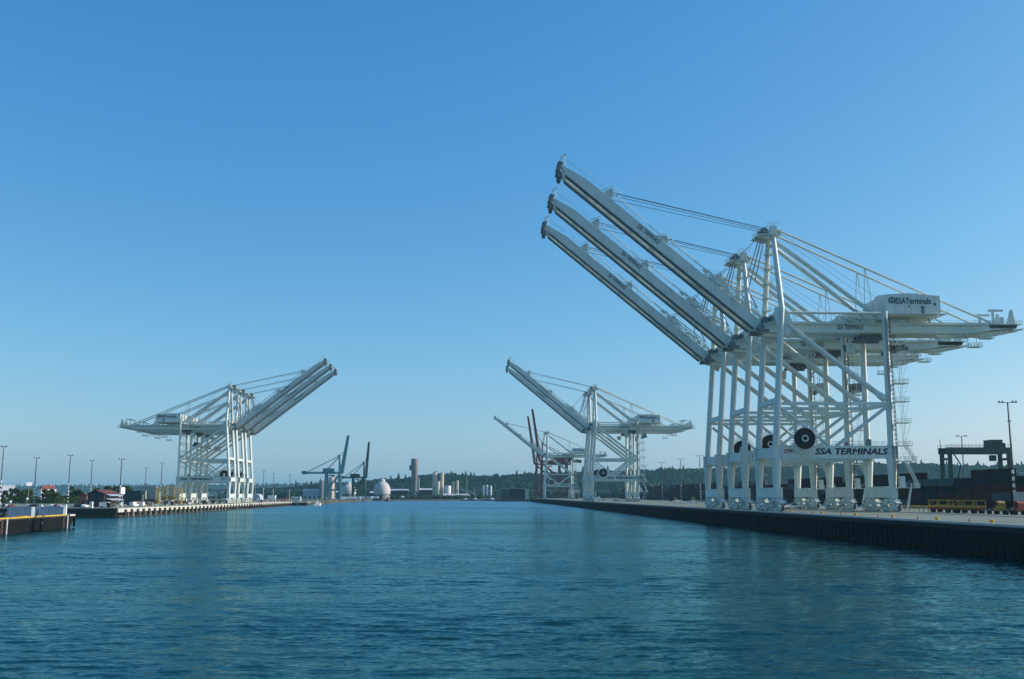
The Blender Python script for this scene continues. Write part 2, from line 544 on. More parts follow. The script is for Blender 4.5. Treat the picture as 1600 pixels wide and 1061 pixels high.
# ------------------------------------------------------------------ right quay wall of sheet piles
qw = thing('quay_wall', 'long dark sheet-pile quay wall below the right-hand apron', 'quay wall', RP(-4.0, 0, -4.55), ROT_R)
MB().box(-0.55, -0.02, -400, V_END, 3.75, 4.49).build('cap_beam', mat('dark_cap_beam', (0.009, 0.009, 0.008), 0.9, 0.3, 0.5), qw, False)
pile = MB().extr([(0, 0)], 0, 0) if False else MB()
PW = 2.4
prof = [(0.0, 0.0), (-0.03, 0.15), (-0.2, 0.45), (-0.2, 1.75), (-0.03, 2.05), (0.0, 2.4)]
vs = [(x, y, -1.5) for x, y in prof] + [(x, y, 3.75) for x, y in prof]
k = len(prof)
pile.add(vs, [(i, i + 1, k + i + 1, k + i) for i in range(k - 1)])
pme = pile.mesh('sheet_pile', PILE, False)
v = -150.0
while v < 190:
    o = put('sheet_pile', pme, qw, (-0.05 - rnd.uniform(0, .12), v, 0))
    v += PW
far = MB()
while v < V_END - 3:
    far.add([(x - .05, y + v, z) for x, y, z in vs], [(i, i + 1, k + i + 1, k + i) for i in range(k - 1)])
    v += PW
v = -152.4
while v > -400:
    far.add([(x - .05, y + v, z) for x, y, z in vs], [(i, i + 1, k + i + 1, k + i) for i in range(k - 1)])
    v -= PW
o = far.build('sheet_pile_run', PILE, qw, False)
o['kind'] = 'stuff'

# ------------------------------------------------------------------ left pier edge: cap, fenders, piles
pf = thing('pier_front', 'sunlit concrete pier front with dark fenders and timber piles, left side', 'pier front', LP(-3.6, 0, -LZ), ROT_L)
capme = MB().box(0.0, 0.55, -3.96, 3.96, 2.05, 3.62).mesh('cap_panel', CONC_CAP, False)
v = -211.0
while v < 207:
    put('cap_panel', capme, pf, (0.0, v, 0))
    v += 8.0
fen = MB().box(0.56, 1.05, -0.85, 0.85, 0.6, 3.2).box(0.3, 0.56, -1.0, 1.0, 0.4, 3.0)
for d in (-.6, 0, .6):
    fen.tube((1.15, d, -1), (1.15, d, 2.9), 0.16, 6)
fme = fen.mesh('fender', TIMBER, True)
plm = MB().tube((-.2, 0, -1.5), (-.2, 0, 2.1), 0.24, 8).mesh('pile', PILE_L)
v = -207.0
while v < 207:
    put('fender', fme, pf, (0, v, 0))
    for d in (2.2, 4.6, 6.6):
        put('pile', plm, pf, (rnd.uniform(-.1, .2), v + d, 0))
    v += 8.0
MB().box(-2.6, -2.2, -213, 208, -1.5, 2.1).build('bulkhead', TIMBER, pf, False)
# end wall of the pier facing the camera
ew = thing('pier_end_wall', 'black timber end wall of the left pier facing the camera', 'wall', LP(-3.6, -215, -LZ), ROT_L)
wme = MB().box(-0.58, 0.58, -0.35, 0.0, -1.5, 3.55).box(-.22, .22, -.5, -.352, -1.5, 3.2).mesh('timber_plank', TIMBER, False)
for i in range(120):
    put('timber_plank', wme, ew, (-0.6 - i * 1.2, -0.02 - (i % 3) * .02, 0))
MB().box(-145, 0.2, -0.62, -0.36, 3.1, 3.66).build('top_beam', TIMBER, ew, False)

# ------------------------------------------------------------------ white container quay crane
TH = R(39.9)
HX, HZ = -2.2, 49.4
def BM(s, t, v=0.0):
    return (HX - s * math.cos(TH) + t * math.sin(TH), v, HZ + s * math.sin(TH) + t * math.cos(TH))
def BM2(s, t):
    p = BM(s, t)
    return (p[0], p[2])

def bogie_mesh(seed):
    r = random.Random(seed)
    b = MB()
    b.add([(-.6, -5.3, 2.35), (.6, -5.3, 2.35), (.6, 5.3, 2.35), (-.6, 5.3, 2.35), (-.6, -2.6, 3.56), (.6, -2.6, 3.56), (.6, 2.6, 3.56), (-.6, 2.6, 3.56)],
          [(3, 2, 1, 0), (4, 5, 6, 7), (0, 1, 5, 4), (1, 2, 6, 5), (2, 3, 7, 6), (3, 0, 4, 7)])
    for c in (-2.75, 2.75):
        b.add([(-.5, c - 2.4, 1.45), (.5, c - 2.4, 1.45), (.5, c + 2.4, 1.45), (-.5, c + 2.4, 1.45), (-.5, c - 1, 2.3), (.5, c - 1, 2.3), (.5, c + 1, 2.3), (-.5, c + 1, 2.3)],
              [(3, 2, 1, 0), (4, 5, 6, 7), (0, 1, 5, 4), (1, 2, 6, 5), (2, 3, 7, 6), (3, 0, 4, 7)])
        for d in (-1.35, 1.35):
            b.box(-.64, -.42, c + d - 1.2, c + d + 1.2, .35, 1.3)
            b.box(.42, .64, c + d - 1.2, c + d + 1.2, .35, 1.3)
            b.box(-.4, .4, c + d - .35, c + d + .35, .9, 1.45)
    for i in range(44):        # motors, brakes, cable guards, brackets
        y = r.uniform(-5.4, 5.4); z = r.uniform(.4, 3.4); x = r.choice((-1, 1)) * r.uniform(.6, .95)
        q = r.uniform(.14, .36)
        if r.random() < .5:
            b.box(x - q * .6, x + q * .6, y - q, y + q, z - q * .8, z + q * .8)
        else:
            b.tube((x, y - q, z), (x, y + q, z), q * .7, 8)
    return b
wheel_me = MB().tube((-.14, 0, 0), (.14, 0, 0), .40, 14).tube((-.17, 0, 0), (.17, 0, 0), .16, 8).mesh('wheel', STEEL)

def make_crane(label, group):
    T = thing('quay_crane', label, 'crane', group=group)
    YL = 8.1                                    # half spacing of the legs along the quay
    for u in (0.0, 30.8):
        for s in (-1, 1):
            b = bogie_mesh(int(u) + s + 5).build('bogie', W_, T)
            b.location = (u, s * 6.45, 0)
            gm = MB()
            gr = random.Random(int(u) * 3 + s + 40)
            for k in range(34):
                y = gr.uniform(-5.2, 5.2); z = gr.uniform(.25, 3.3); x = gr.choice((-1, 1)) * gr.uniform(.58, .9); q = gr.uniform(.1, .3)
                if k % 2:
                    gm.box(x - q * .6, x + q * .6, y - q, y + q, z - q * 1.2, z + q * .9)
                else:
                    gm.tube((x, y - q * 1.4, z), (x, y + q * 1.4, z), q * .6, 8)
            gm.build('drive_gear', GEAR3, b)['kind'] = 'stuff'
            for c in (-2.75, 2.75):
                for d in (-1.95, -.75, .75, 1.95):
                    put('wheel', wheel_me, b, (0, c + d, .42))
            MB().box(-.3, .3, min(s * 5.2, s * 5.5), max(s * 5.2, s * 5.5), .5, 2.0).box(-.2, .2, min(s * 5.5, s * 5.9), max(s * 5.5, s * 5.9), 1.1, 1.5).build('buffer', GEAR, b)
        o = MB().box(u - .95, u + .95, -YL - 1.1, YL + 1.1, 3.75, 6.4).box(u - 1.05, u + 1.05, -YL - 1.15, YL + 1.15, 6.25, 6.42)
        o.box(u - .8, u + .8, -YL - .9, -YL + .9, 3.55, 3.76).box(u - .8, u + .8, YL - .9, YL + .9, 3.55, 3.76)
        o.build('sill_beam', W_, T)
        # tie across at portal level with curved corner plates
        uu = -0.1 if u == 0 else 31.1
        b = MB().box(uu - .75, uu + .75, -YL + .9, YL - .9, 14.5, 17.0)
        for s in (-1, 1):
            y0 = s * (YL - .9)
            pr = [(y0, 14.5)]
            for k in range(6):
                t = k / 5 * math.pi / 2
                pr.append((y0 - s * (2.2 - 2.2 * math.sin(t)), 14.5 - 2.2 + 2.2 * math.cos(t) if False else 14.5 - 2.2 * (1 - math.cos(t))))
            pr = [(y0, 14.5), (y0, 12.4), (y0 - s * .35, 13.4), (y0 - s * 1.0, 14.1), (y0 - s * 2.1, 14.5)]
            vs = [(uu - .4, y, z) for y, z in pr] + [(uu + .4, y, z) for y, z in pr]
            m_ = len(pr)
            b.add(vs, [tuple(range(m_)), tuple(range(2 * m_ - 1, m_ - 1, -1))] + [((i + 1) % m_, i, m_ + i, m_ + (i + 1) % m_) for i in range(m_)])
            pr = [(y0, 17.0), (y0, 19.6), (y0 - s * .35, 18.3), (y0 - s * 1.0, 17.5), (y0 - s * 2.2, 17.0)]
            vs = [(uu - .4, y, z) for y, z in pr] + [(uu + .4, y, z) for y, z in pr]
            b.add(vs, [tuple(range(m_)), tuple(range(2 * m_ - 1, m_ - 1, -1))] + [((i + 1) % m_, i, m_ + i, m_ + (i + 1) % m_) for i in range(m_)])
        b.build('cross_tie', W_, T)
    for s in (-1, 1):
        y = s * YL
        # lower legs flare towards the portal
        MB().bar8((-.25, y, 6.42), (-.05, y, 14.25), 1.9, 1.6, 2.2, 2.6, .3).build('lower_leg', W_, T)
        MB().bar8((30.9, y, 6.42), (31.05, y, 14.25), 1.9, 1.6, 2.2, 2.7, .3).build('lower_leg', W_, T)
        b = MB().box(-1.45, 32.5, y - .72, y + .72, 14.2, 17.4)
        b.box(-1.5, 32.6, y - .80, y + .80, 14.08, 14.26).box(-1.5, 32.6, y - .80, y + .80, 17.36, 17.5)
        pb = b.build('portal_beam', W_, T)
        for uu in (-.05, 31.1):
            MB().box(uu - 1.5, uu + 1.5, y - .86, y + .86, 13.98, 14.07).build('bolted_flange', GEAR3, pb)
        # legs above the portal: waterside leans landward, landside upright
        MB().bar8((-.05, y, 17.5), (3.05, y, 54.6), 2.1, 1.6, 2.0, 1.5, .38).build('upper_leg', W_, T)
        MB().bar8((31.1, y, 17.5), (31.4, y, 54.0), 2.0, 1.55, 1.9, 1.45, .38).build('upper_leg', W_, T)
        MB().extr([(3.4, 54.9), (1.2, 54.9), (.9, 53), (1.2, 50.5), (3.6, 47.5), (4.6, 47.0), (5.4, 49), (5.6, 51.3), (4.6, 53.6)], y - .5, y + .5).build('leg_gusset', W_, T)
        MB().bar((1.6, y, 28.75), (30.6, y, 28.75), .8, .85).build('middle_tie', W_, T)
        MB().tube((4.4, y, 50.2), (30.2, y, 29.9), .74, 12).tube((28.6, y, 31.16), (30.2, y, 29.9), .95, 12).build('diagonal_brace', W_, T)
        MB().tube((30.4, y, 27.9), (16.2, y, 17.4), .45, 10).build('knee_brace', W_, T)
        MB().tube((2.0, y, 27.4), (14.4, y, 17.4), .45, 10).build('knee_brace', W_, T)
        MB().tube((4.2, y, 53.5), (30.6, y, 53.5), .38, 10).build('upper_tie', W_, T)
        # handrail and small boxes along the portal beam
        b = MB().rail([(10, y + s * .7, 17.5), (31, y + s * .7, 17.5)], 1.1, 2.0, .04)
        b.rail([(10, y - s * .7, 17.5), (31, y - s * .7, 17.5)], 1.1, 2.0, .04)
        b.build('portal_railing', WR, T)
        MB().box(24.5, 25.6, y - .4, y + .4, 17.5, 19.2).build('switch_cabinet', GEAR, T)
        MB().box(18.6, 19.2, y - .3, y + .3, 17.5, 18.4).build('switch_cabinet', GEAR, T)
    # ties between the legs along the quay
    for uu, z, h in ((1.0, 29.6, 1.5), (3.0, 53.2, 2.4), (31.4, 53.2, 2.2), (31.3, 28.8, 1.1)):
        MB().box(uu - .6, uu + .6, -7.4, 7.4, z - h / 2, z + h / 2).build('leg_tie', W_, T)
    # main girders
    for s in (-1, 1):
        y = s * 3.4
        g = MB().extr([(-1.2, 49.2), (-.4, 48.8), (58.4, 48.8), (63.5, 49.8), (70.2, 50.3), (70.2, 51.2), (62, 51.8), (-.6, 51.8), (-1.2, 51.2)], y - .6, y + .6)
        g.box(-.6, 60, y - s * .6 if s < 0 else y - 1.2, y + 1.2 if s < 0 else y + .6 - .0, 48.55, 48.79)
        go = g.build('main_girder', W_, T)
        wk = MB().box(1, 60, y + s * .62 - (.0 if s > 0 else .9), y + s * .62 + (.9 if s > 0 else 0), 50.95, 51.05)
        yy = y + s * 1.48
        wk.rail([(1, yy, 51.05), (60, yy, 51.05)], 1.1, 2.2, .04)
        wk.build('walkway', WR, T)
    for u in (1.0, 12, 22, 40, 50, 60.5, 69.5):
        MB().box(u - .35, u + .35, -2.8, 2.8, 49.6, 51.2).build('girder_tie', W_, T)
    # boom: two box girders hinged at the waterside
    pts = [(0, 1.7), (0, .7), (.9, 0), (69.5, 0), (71.2, .5), (71.2, 1.2), (63.5, 2.5), (1.2, 2.5)]
    for s in (-1, 1):
        y = s * 3.0
        b = MB().extr([BM2(p, q) for p, q in pts], y - .58, y + .58)
        q0, q1 = (y - .58, y + 1.1) if s < 0 else (y - 1.1, y + .58)
        b.extr([BM2(1.2, -.28), BM2(69, -.28), BM2(69, -.01), BM2(1.2, -.01)], q0, q1)
        bg_ = b.build('boom_girder', W_, T)
        rl = MB().extr([BM2(1.2, -.62), BM2(68.5, -.62), BM2(68.5, -.29), BM2(1.2, -.29)], y - s * .75 - .2, y - s * .75 + .2)
        rl.extr([BM2(1.2, -.55), BM2(68.5, -.55), BM2(68.5, -.29), BM2(1.2, -.29)], y + s * .4 - .12, y + s * .4 + .12)
        rl.build('trolley_rail', GEAR2, bg_)
        r_ = MB().rail([BM(3, 2.7, y + s * .5), BM(62, 2.7, y + s * .5)], 1.05, 2.4, .04, up=(math.sin(TH), 0, math.cos(TH)))
        r_.build('boom_railing', WR, bg_)
    for k in range(9):
        b = MB()
        s0 = 3 + k * 8.2
        b.bar(BM(s0, 1.6, -2.45), BM(s0, 1.6, 2.45), .5, .9, side=(1, 0, 0))
        if k < 8:
            b.tube(BM(s0, 2.3, -2.4), BM(s0 + 8.2, 2.3, 2.4), .12, 6)
        b.build('boom_tie', W_, T)
    # boom tip: sheaves, platform and catwalk
    b = MB()
    b.extr([BM2(70.6, -.6), BM2(71.8, -.6), BM2(72.2, .4), BM2(71.9, 1.6), BM2(71.25, 1.6), BM2(71.25, .5)], -3.9, 3.9)
    for y in (-3.0, -1.2, 1.2, 3.0):
        p = BM(72.0, 1.2, y)
        b.tube((p[0], y - .22, p[2]), (p[0], y + .22, p[2]), .85, 14)
        p = BM(70.2, -.9, y)
        b.tube((p[0], y - .2, p[2]), (p[0], y + .2, p[2]), .7, 12)
        b.box(p[0] - .5, p[0] + .5, y - .35, y + .35, p[2] - .9, p[2] - .2)
    b.build('boom_tip_sheaves', GEAR2, T)
    b = MB().rail([BM(72.4, 2.1, -4.4), BM(72.4, 2.1, 4.4)], 1.2, 1.4, .05)
    b.rail([BM(64, 2.6, -4.2), BM(72.3, 2.1, -4.4)], 1.2, 1.6, .05).rail([BM(64, 2.6, 4.2), BM(72.3, 2.1, 4.4)], 1.2, 1.6, .05)
    for y in (-3.5, 3.5):
        p = BM(71, 2, y)
        b.tube(p, (p[0], y, p[2] + 2.4), .09, 6)
        b.box(p[0] - .35, p[0] + .35, y - .25, y + .25, p[2] + 2.3, p[2] + 2.8)
    b.build('boom_tip_railing', WR, T)
    # lugs on the boom for the stays
    for s0, hh in ((56.0, 2.3), (36.0, 1.5), (17.5, 2.1)):
        b = MB()
        for y in (-3.4, 3.4):
            b.extr([BM2(s0 - 1.5, 2.7), BM2(s0 + 1.3, 2.7), BM2(s0 + .6, 2.7 + hh), BM2(s0 - .4, 2.7 + hh)], y - .25, y + .25)
            b.tube(BM(s0 + .1, 2.4 + hh, y - .55), BM(s0 + .1, 2.4 + hh, y + .55), .42, 10)
            b.tube(BM(s0 + 2.2, 2.7, y), BM(s0 + .4, 2.7 + hh * 1.5, y), .1, 6)
            b.tube(BM(s0 + .4, 2.7 + hh * 1.5, y), BM(s0 - 2.8, 2.7 + hh * 1.25, y), .08, 6)
        b.bar(BM(s0, 2.5 + hh * .7, -3.4), BM(s0, 2.5 + hh * .7, 3.4), .4, .5, side=(1, 0, 0))
        b.build('stay_lug', W_, T)
    # folded forestay links lying above the boom
    b = MB()
    for y in (-3.4, 3.4):
        b.tube(BM(36, 4.0, y), BM(14, 3.9, y), .17, 8)
        b.tube(BM(56, 4.6, y), BM(37, 3.4, y), .12, 6)
        b.tube(BM(17.5, 4.6, y), BM(4, 4.8, y), .17, 8)
    b.build('folded_forestay', W_, T)
    b = MB()
    for y in (-1.6, 1.6):
        b.tube((1.0, y, 76.0), (-2.4, y * 1.7, 63.5), .16, 8)
        b.tube((.2, y, 76.0), (-4.6, y * 2.0, 60.6), .16, 8)
        b.tube((-4.6, y * 2.0, 60.6), BM(4, 4.8, y * 2.1), .16, 8)
    b.build('hanging_forestay', STEEL, T)
    # clutter at the boom foot
    r = random.Random(3)
    b = MB()
    for i in range(70):
        s0 = r.uniform(1, 22); y = r.choice((-1, 1)) * r.uniform(2.2, 4.2); q = r.uniform(.15, .5)
        p = BM(s0, 2.8 + r.uniform(0, .8), y)
        b.box(p[0] - q, p[0] + q, y - q * .6, y + q * .6, p[2] - q * .7, p[2] + q * .7)
    for s0 in (3, 7, 11, 15, 19):
        for yy in (-3.6, -2, 2, 3.6):
            b.rail([BM(s0 - 2, 3.1, yy), BM(s0 + 2, 3.1, yy)], 1.5, 1.0, .07)
        b.tube(BM(s0 - 2, 3.0, -3.4), BM(s0 + 2, 4.6, -3.4), .1, 5).tube(BM(s0 + 2, 3.0, 3.4), BM(s0 - 2, 4.6, 3.4), .1, 5)
    b.build('boom_foot_platform', WR, T)['kind'] = 'stuff'
    for y in (-3.4, 3.4):
        b = MB()
        b.tube((-1.6, y - .9, 50.2), (-1.6, y + .9, 50.2), 1.0, 14)
        b.tube((-.4, y - .8, 52.2), (-.4, y + .8, 52.2), .95, 12)
        b.box(-2.9, .6, y - .75, y + .75, 48.9, 49.6)
        b.tube((1.4, y - .8, 52.6), (1.4, y + .8, 52.6), .7, 10)
        b.build('boom_hinge', GEAR2, T)
    # pylon, apex
    for s in (-1, 1):
        MB().tube((3.1, s * YL, 54.6), (3.35, s * 2.1, 77.4), .80, 14, .66).build('pylon_post', W_, T)
        MB().tube((4.2, s * 2.3, 78.4), (63.3, s * 3.4, 51.9), .33, 8).build('backstay', W_, T)
        MB().tube((3.9, s * 2.0, 74.9), (33.2, s * 3.4, 52.0), .60, 10).build('pylon_strut', W_, T)
        b = MB().tube((27.6, s * 3.4, 51.8), (28.6, s * 2.85, 67.3), .11, 6)
        b.tube((30.8, s * 3.4, 51.8), (28.8, s * 2.85, 67.2), .11, 6)
        b.build('stay_support', WR, T)
    b = MB().box(2.1, 4.7, -3.0, 3.0, 76.4, 77.9).extr([(-1.0, 76.6), (5.4, 76.6), (5.4, 76.9), (-1.0, 76.9)], -3.4, 3.4)
    b.extr([(-1.8, 76.3), (2.2, 75.4), (2.2, 76.6), (-1.0, 76.6)], -2.6, -1.2).extr([(-1.8, 76.3), (2.2, 75.4), (2.2, 76.6), (-1.0, 76.6)], 1.2, 2.6)
    b.box(2.6, 4.4, -2.6, -1.4, 77.9, 79.4).box(2.6, 4.4, 1.4, 2.6, 77.9, 79.4)
    ap = b.build('apex_beam', W_, T)
    b = MB()
    for y in (-2, -.7, .7, 2):
        b.tube((1.0, y - .2, 78.1), (1.0, y + .2, 78.1), .9, 14)
        b.tube((4.9, y - .2, 77.8), (4.9, y + .2, 77.8), .55, 12)
    b.build('sheave', GEAR, ap)
    b = MB().rail([(-1, -3.3, 76.9), (5.4, -3.3, 76.9), (5.4, 3.3, 76.9), (-1, 3.3, 76.9), (-1, -3.3, 76.9)], 1.2, 1.6, .05)
    b.rail([(1.6, -2.8, 79.4), (5.2, -2.8, 79.4)], 1.1, 1.2, .05).rail([(1.6, 2.8, 79.4), (5.2, 2.8, 79.4)], 1.1, 1.2, .05)
    b.tube((1.4, -1, 79.4), (4.6, -1, 80.4), .08, 6).tube((5.4, -2, 77), (5.4, -2, 80.6), .06, 6).tube((5.2, 1.6, 77), (5.2, 1.6, 79.9), .06, 6)
    b.build('apex_railing', WR, ap)
    # ladder tower beside the far pylon post
    b = MB()
    for z in (56.5, 60, 64, 68, 72):
        f = (z - 54.6) / 22.8
        yc = 8.1 - 6.0 * f - 1.3
        b.box(2.0, 4.4, yc - .9, yc + .9, z, z + .12)
        b.rail([(2.0, yc - .9, z), (4.4, yc - .9, z), (4.4, yc + .9, z), (2.0, yc + .9, z)], 1.1, 1.2, .05)
        z2 = z + 4
        f2 = (z2 - 54.6) / 22.8
        y2 = 8.1 - 6.0 * f2 - 1.3
        b.tube((2.3, yc, z), (2.3, y2, z2), .06, 4).tube((2.8, yc, z), (2.8, y2, z2), .06, 4)
        for kk in range(1, 5):
            t = kk / 5
            b.box(2.1, 3.0, yc + (y2 - yc) * t - .35, yc + (y2 - yc) * t + .35, z + 4 * t, z + 4 * t + .06)
    b.build('pylon_ladder', WR, T)
    # boom hoist ropes
    for y in (-2.0, -.7, .7, 2.0):
        MB().tube((1.0, y, 79.0 - abs(y) * .1), BM(56.1, 4.7 if abs(y) < 1 else 4.0, y * 1.6), .075, 5).build('hoist_rope', ROPE, T)
    for y in (-1.2, 1.2):
        MB().tube((-.4, y, 76.5), BM(17.5, 4.8, y * 2.5), .05, 4).build('hoist_rope', ROPE, T)
        MB().tube((5, y, 78.0), (34, y * 2, 57.5), .04, 4).build('hoist_rope', ROPE, T)
    # machinery house
    h = MB()
    prof_ = [(32.0, 53.9), (33.2, 53.0), (46.2, 53.0), (47.4, 53.9), (47.4, 58.6), (38.6, 59.3), (32.0, 58.9)]
    h.extr(prof_, -7.4, 7.4)
    hs = h.build('machinery_house', W_, T)
    b = MB()
    for i in range(23):
        u = 32.6 + i * .62
        for s in (-1, 1):
            b.box(u - .03, u + .03, s * 7.40 - .02, s * 7.40 + .02, 54.0, 58.4)
    b.build('wall_rib', W_, hs)['kind'] = 'stuff'
    b = MB()
    for s in (-1, 1):
        b.box(32, 47.4, s * 8.0 - .55, s * 8.0 + .55, 53.35, 53.47)
        b.rail([(32, s * 8.5, 53.47), (47.4, s * 8.5, 53.47)], 1.1, 1.6, .04)
    b.box(47.45, 48.7, -8.4, 8.4, 53.35, 53.47).rail([(48.7, -8.4, 53.47), (48.7, 8.4, 53.47)], 1.1, 1.6, .04)
    b.build('house_walkway', WR, hs)
    for s in (-1, 1):
        MB().box(42.0, 42.9, s * 7.43 - .03, s * 7.43 + .03, 53.6, 55.7).build('door', GEAR, hs)
        MB().box(45.6, 46.1, s * 7.43 - .03, s * 7.43 + .03, 55.9, 56.6).build('window', GLASS, hs)
        MB().box(38.4, 38.8, s * 7.43 - .03, s * 7.43 + .03, 55.4, 55.8).build('window', GLASS, hs)
    MB().box(33, 35.5, -2, 2, 59.0, 59.9).build('roof_vent', W_, hs)
    MB().box(41, 42.5, -5, -3.6, 59.0, 59.8).build('roof_vent', W_, hs)
    b = MB()
    for u in (34, 40, 46):
        for y in (-3.4, 3.4):
            b.box(u - .3, u + .3, y - .3, y + .3, 51.8, 53.02)
    b.tube((47, -3.4, 53.2), (49.5, -3.4, 51.8), .2, 6).tube((47, 3.4, 53.2), (49.5, 3.4, 51.8), .2, 6)
    b.build('house_support', W_, hs)
    for s in (-1, 1):
        rot = (R(90), 0, 0) if s < 0 else (R(90), 0, R(180))
        put('lettering', TXT_HOUSE, hs, (39.9, s * 7.46, 57.15) if s < 0 else (39.5, s * 7.46, 57.15), rot)
        ucx = 34.0 if s < 0 else 45.4
        put('emblem', EMBLEM, hs, (ucx, s * 7.46, 57.15), rot)
    # platforms in front of the house
    b = MB().box(22, 31.5, -6.5, -4.6, 52.2, 52.3).box(22, 31.5, 4.6, 6.5, 52.2, 52.3)
    r = random.Random(11)
    for i in range(40):
        u = r.uniform(19, 32); y = r.choice((-1, 1)) * r.uniform(2.2, 6); q = r.uniform(.2, .55)
        z = 51.9 + r.uniform(0, 1.2)
        b.box(u - q, u + q, y - q * .6, y + q * .6, z - q * .5, z + q * .5)
    for s in (-1, 1):
        b.rail([(22, s * 6.4, 52.3), (31.5, s * 6.4, 52.3)], 1.1, 1.4, .05)
        b.bar((25.5, s * 6.0, 53.2), (31.5, s * 7.4, 56.2), .8, .14)
        b.rail([(25.5, s * 6.3, 53.3), (31.5, s * 7.7, 56.3)], 1.0, 1.2, .05)
    b.build('maintenance_platform', WR, T)['kind'] = 'stuff'
    # tail of the girder: rope anchors and service gantry
    b = MB().box(59, 71.5, -4.6, 4.6, 51.2, 51.35).box(62.5, 69.5, -4.0, 4.0, 50.2, 51.6)
    for y in (-3.6, 3.6):
        b.box(63.6, 64.2, y - .25, y + .25, 51.4, 55.2)
        b.box(62.6, 66.8, y - .2, y + .2, 55.0, 55.6)
        b.extr([(67.6, 51.4), (70.2, 51.4), (69.4, 55.6), (68.9, 55.6)], y - .2, y + .2)
        b.box(65.6, 66.7, y - .5, y + .5, 51.4, 53.4)
        b.tube((69.6, y - .4, 50.9), (69.6, y + .4, 50.9), .8, 12)
    b.extr([(58.4, 48.8), (63.5, 48.3), (71.5, 49.9), (73, 50.2), (73, 50.5), (63, 49.6)], -2.6, 2.6)
    b.build('tail_frame', W_, T)
    b = MB().rail([(58, -4.6, 51.3), (71.5, -4.6, 51.3), (71.5, 4.6, 51.3), (58, 4.6, 51.3)], 1.1, 1.5, .05)
    b.build('tail_railing', WR, T)
    for u, z in ((57.2, 44.6), (60.8, 47.0)):
        b = MB().box(u - 1.6, u + 1.6, -6.6, -4.2, z, z + .15)
        b.rail([(u - 1.6, -6.6, z), (u + 1.6, -6.6, z), (u + 1.6, -4.2, z), (u - 1.6, -4.2, z), (u - 1.6, -6.6, z)], 1.2, .9, .06)
        for p in ((u - 1.2, -4.3), (u + 1.2, -4.3)):
            b.tube((p[0], p[1], z), (p[0], p[1], 49.5), .08, 5)
        b.build('hanging_basket', WR, T)
    # trolley, cab
    b = MB().box(26.4, 32.6, -3.7, 3.7, 46.9, 47.6).box(27, 32, -2.6, 2.6, 47.6, 48.4)
    for u in (27, 32):
        for y in (-2.55, 2.55):
            b.tube((u, y - .2, 48.2), (u, y + .2, 48.2), .45, 10)
    b.box(28, 31, -3.9, -3.7, 45.8, 46.9)
    b.build('trolley', GEAR, T)
    c = MB().extr([(24.0, 44.2), (26.2, 43.6), (26.4, 46.6), (23.6, 46.6)], 1.0, 3.4).build('operator_cab', W_, T)
    MB().extr([(23.95, 44.35), (24.0, 44.3), (23.62, 46.3), (23.57, 46.3)], 1.2, 3.2).build('window', GLASS, c)
    # spreader and headblock on ropes, hung below the girder
    sp = MB().box(35.9, 38.1, -6.0, 6.0, -.35, .25).box(36.2, 37.8, -1.8, 1.8, .25, 1.4).box(35.8, 38.2, -3.3, 3.3, 1.4, 2.3)
    for y in (-6.0, 6.0):
        sp.box(35.8, 38.2, y - .2, y + .2, -.7, .3)
    rr = random.Random(4)
    for i in range(18):
        u = rr.uniform(35.8, 38.2); y = rr.uniform(-4.5, 4.5); q = rr.uniform(.2, .5)
        sp.box(u - q, u + q, y - q, y + q, .2, .6 + q * 1.6)
    so = sp.build('spreader', GEAR, T)
    so.location = (0, 0, 36.0)
    b = MB()
    for u in (36.1, 37.9):
        for y in (-1.6, 1.6):
            b.tube((u, y, 2.2), (u, y, 12.4), .05, 4)
    b.build('hoist_rope', ROPE, so)
    # cable reel with guide spikes
    rc = (7.2, -YL - 1.7, 19.3)
    b = MB().tube((rc[0], rc[1] - .45, rc[2]), (rc[0], rc[1] + .45, rc[2]), 2.75, 36)
    b.tube((rc[0], rc[1] + .45, rc[2]), (rc[0], rc[1] + 1.2, rc[2]), .6, 10)
    reel = b.build('cable_reel', RUBBER, T)
    b = MB()
    vs, fs = [], []
    for k in range(28):
        t = 2 * math.pi * k / 28
        for r0, yy in ((.6, -.5), (.92, -.5), (.92, -.62), (.6, -.62)):
            vs.append((rc[0] + r0 * math.cos(t), rc[1] + yy, rc[2] + r0 * math.sin(t)))
    for k in range(28):
        for j in range(4):
            a = k * 4 + j; c2 = k * 4 + (j + 1) % 4
            a2 = ((k + 1) % 28) * 4 + j; c3 = ((k + 1) % 28) * 4 + (j + 1) % 4
            fs.append((a, c2, c3, a2))
    b.add(vs, fs)
    b.build('reel_hub', W_, reel)
    b = MB()
    for k in range(40):
        t = 2 * math.pi * k / 40
        d = Vector((math.cos(t), 0, math.sin(t)))
        c0 = Vector((rc[0], rc[1] + .15, rc[2]))
        b.tube(c0 + d * 2.6, c0 + d * 4.2, .15, 4)
    b.build('reel_spike', WHITE, reel)
    b = MB().box(5.6, 8.8, -YL - 1.1, -YL - .72, 16.9, 18.0).box(6.6, 7.8, -YL - 1.2, -YL - .5, 17.5, 20.0)
    b.build('reel_bracket', W_, T)
    # lift mast, platforms and stairs on the landside leg
    for s in (-1,):
        y = s * YL
        b = MB()
        for uu in (31.0, 32.1):
            for yy in (y - 1.6, y - .9):
                b.tube((uu, yy, 6.5), (uu, yy, 52), .07, 4)
        for k in range(38):
            z = 6.8 + k * 1.2
            b.tube((31.0, y - 1.6, z), (32.1, y - 1.6, z + .6), .06, 4)
            b.tube((31.0, y - 1.6, z + .6), (32.1, y - 1.6, z + .6), .06, 4)
            b.tube((32.1, y - 1.6, z), (32.1, y - .9, z + .6), .06, 4)
        b.build('lift_mast', GEAR, T)
        b = MB()
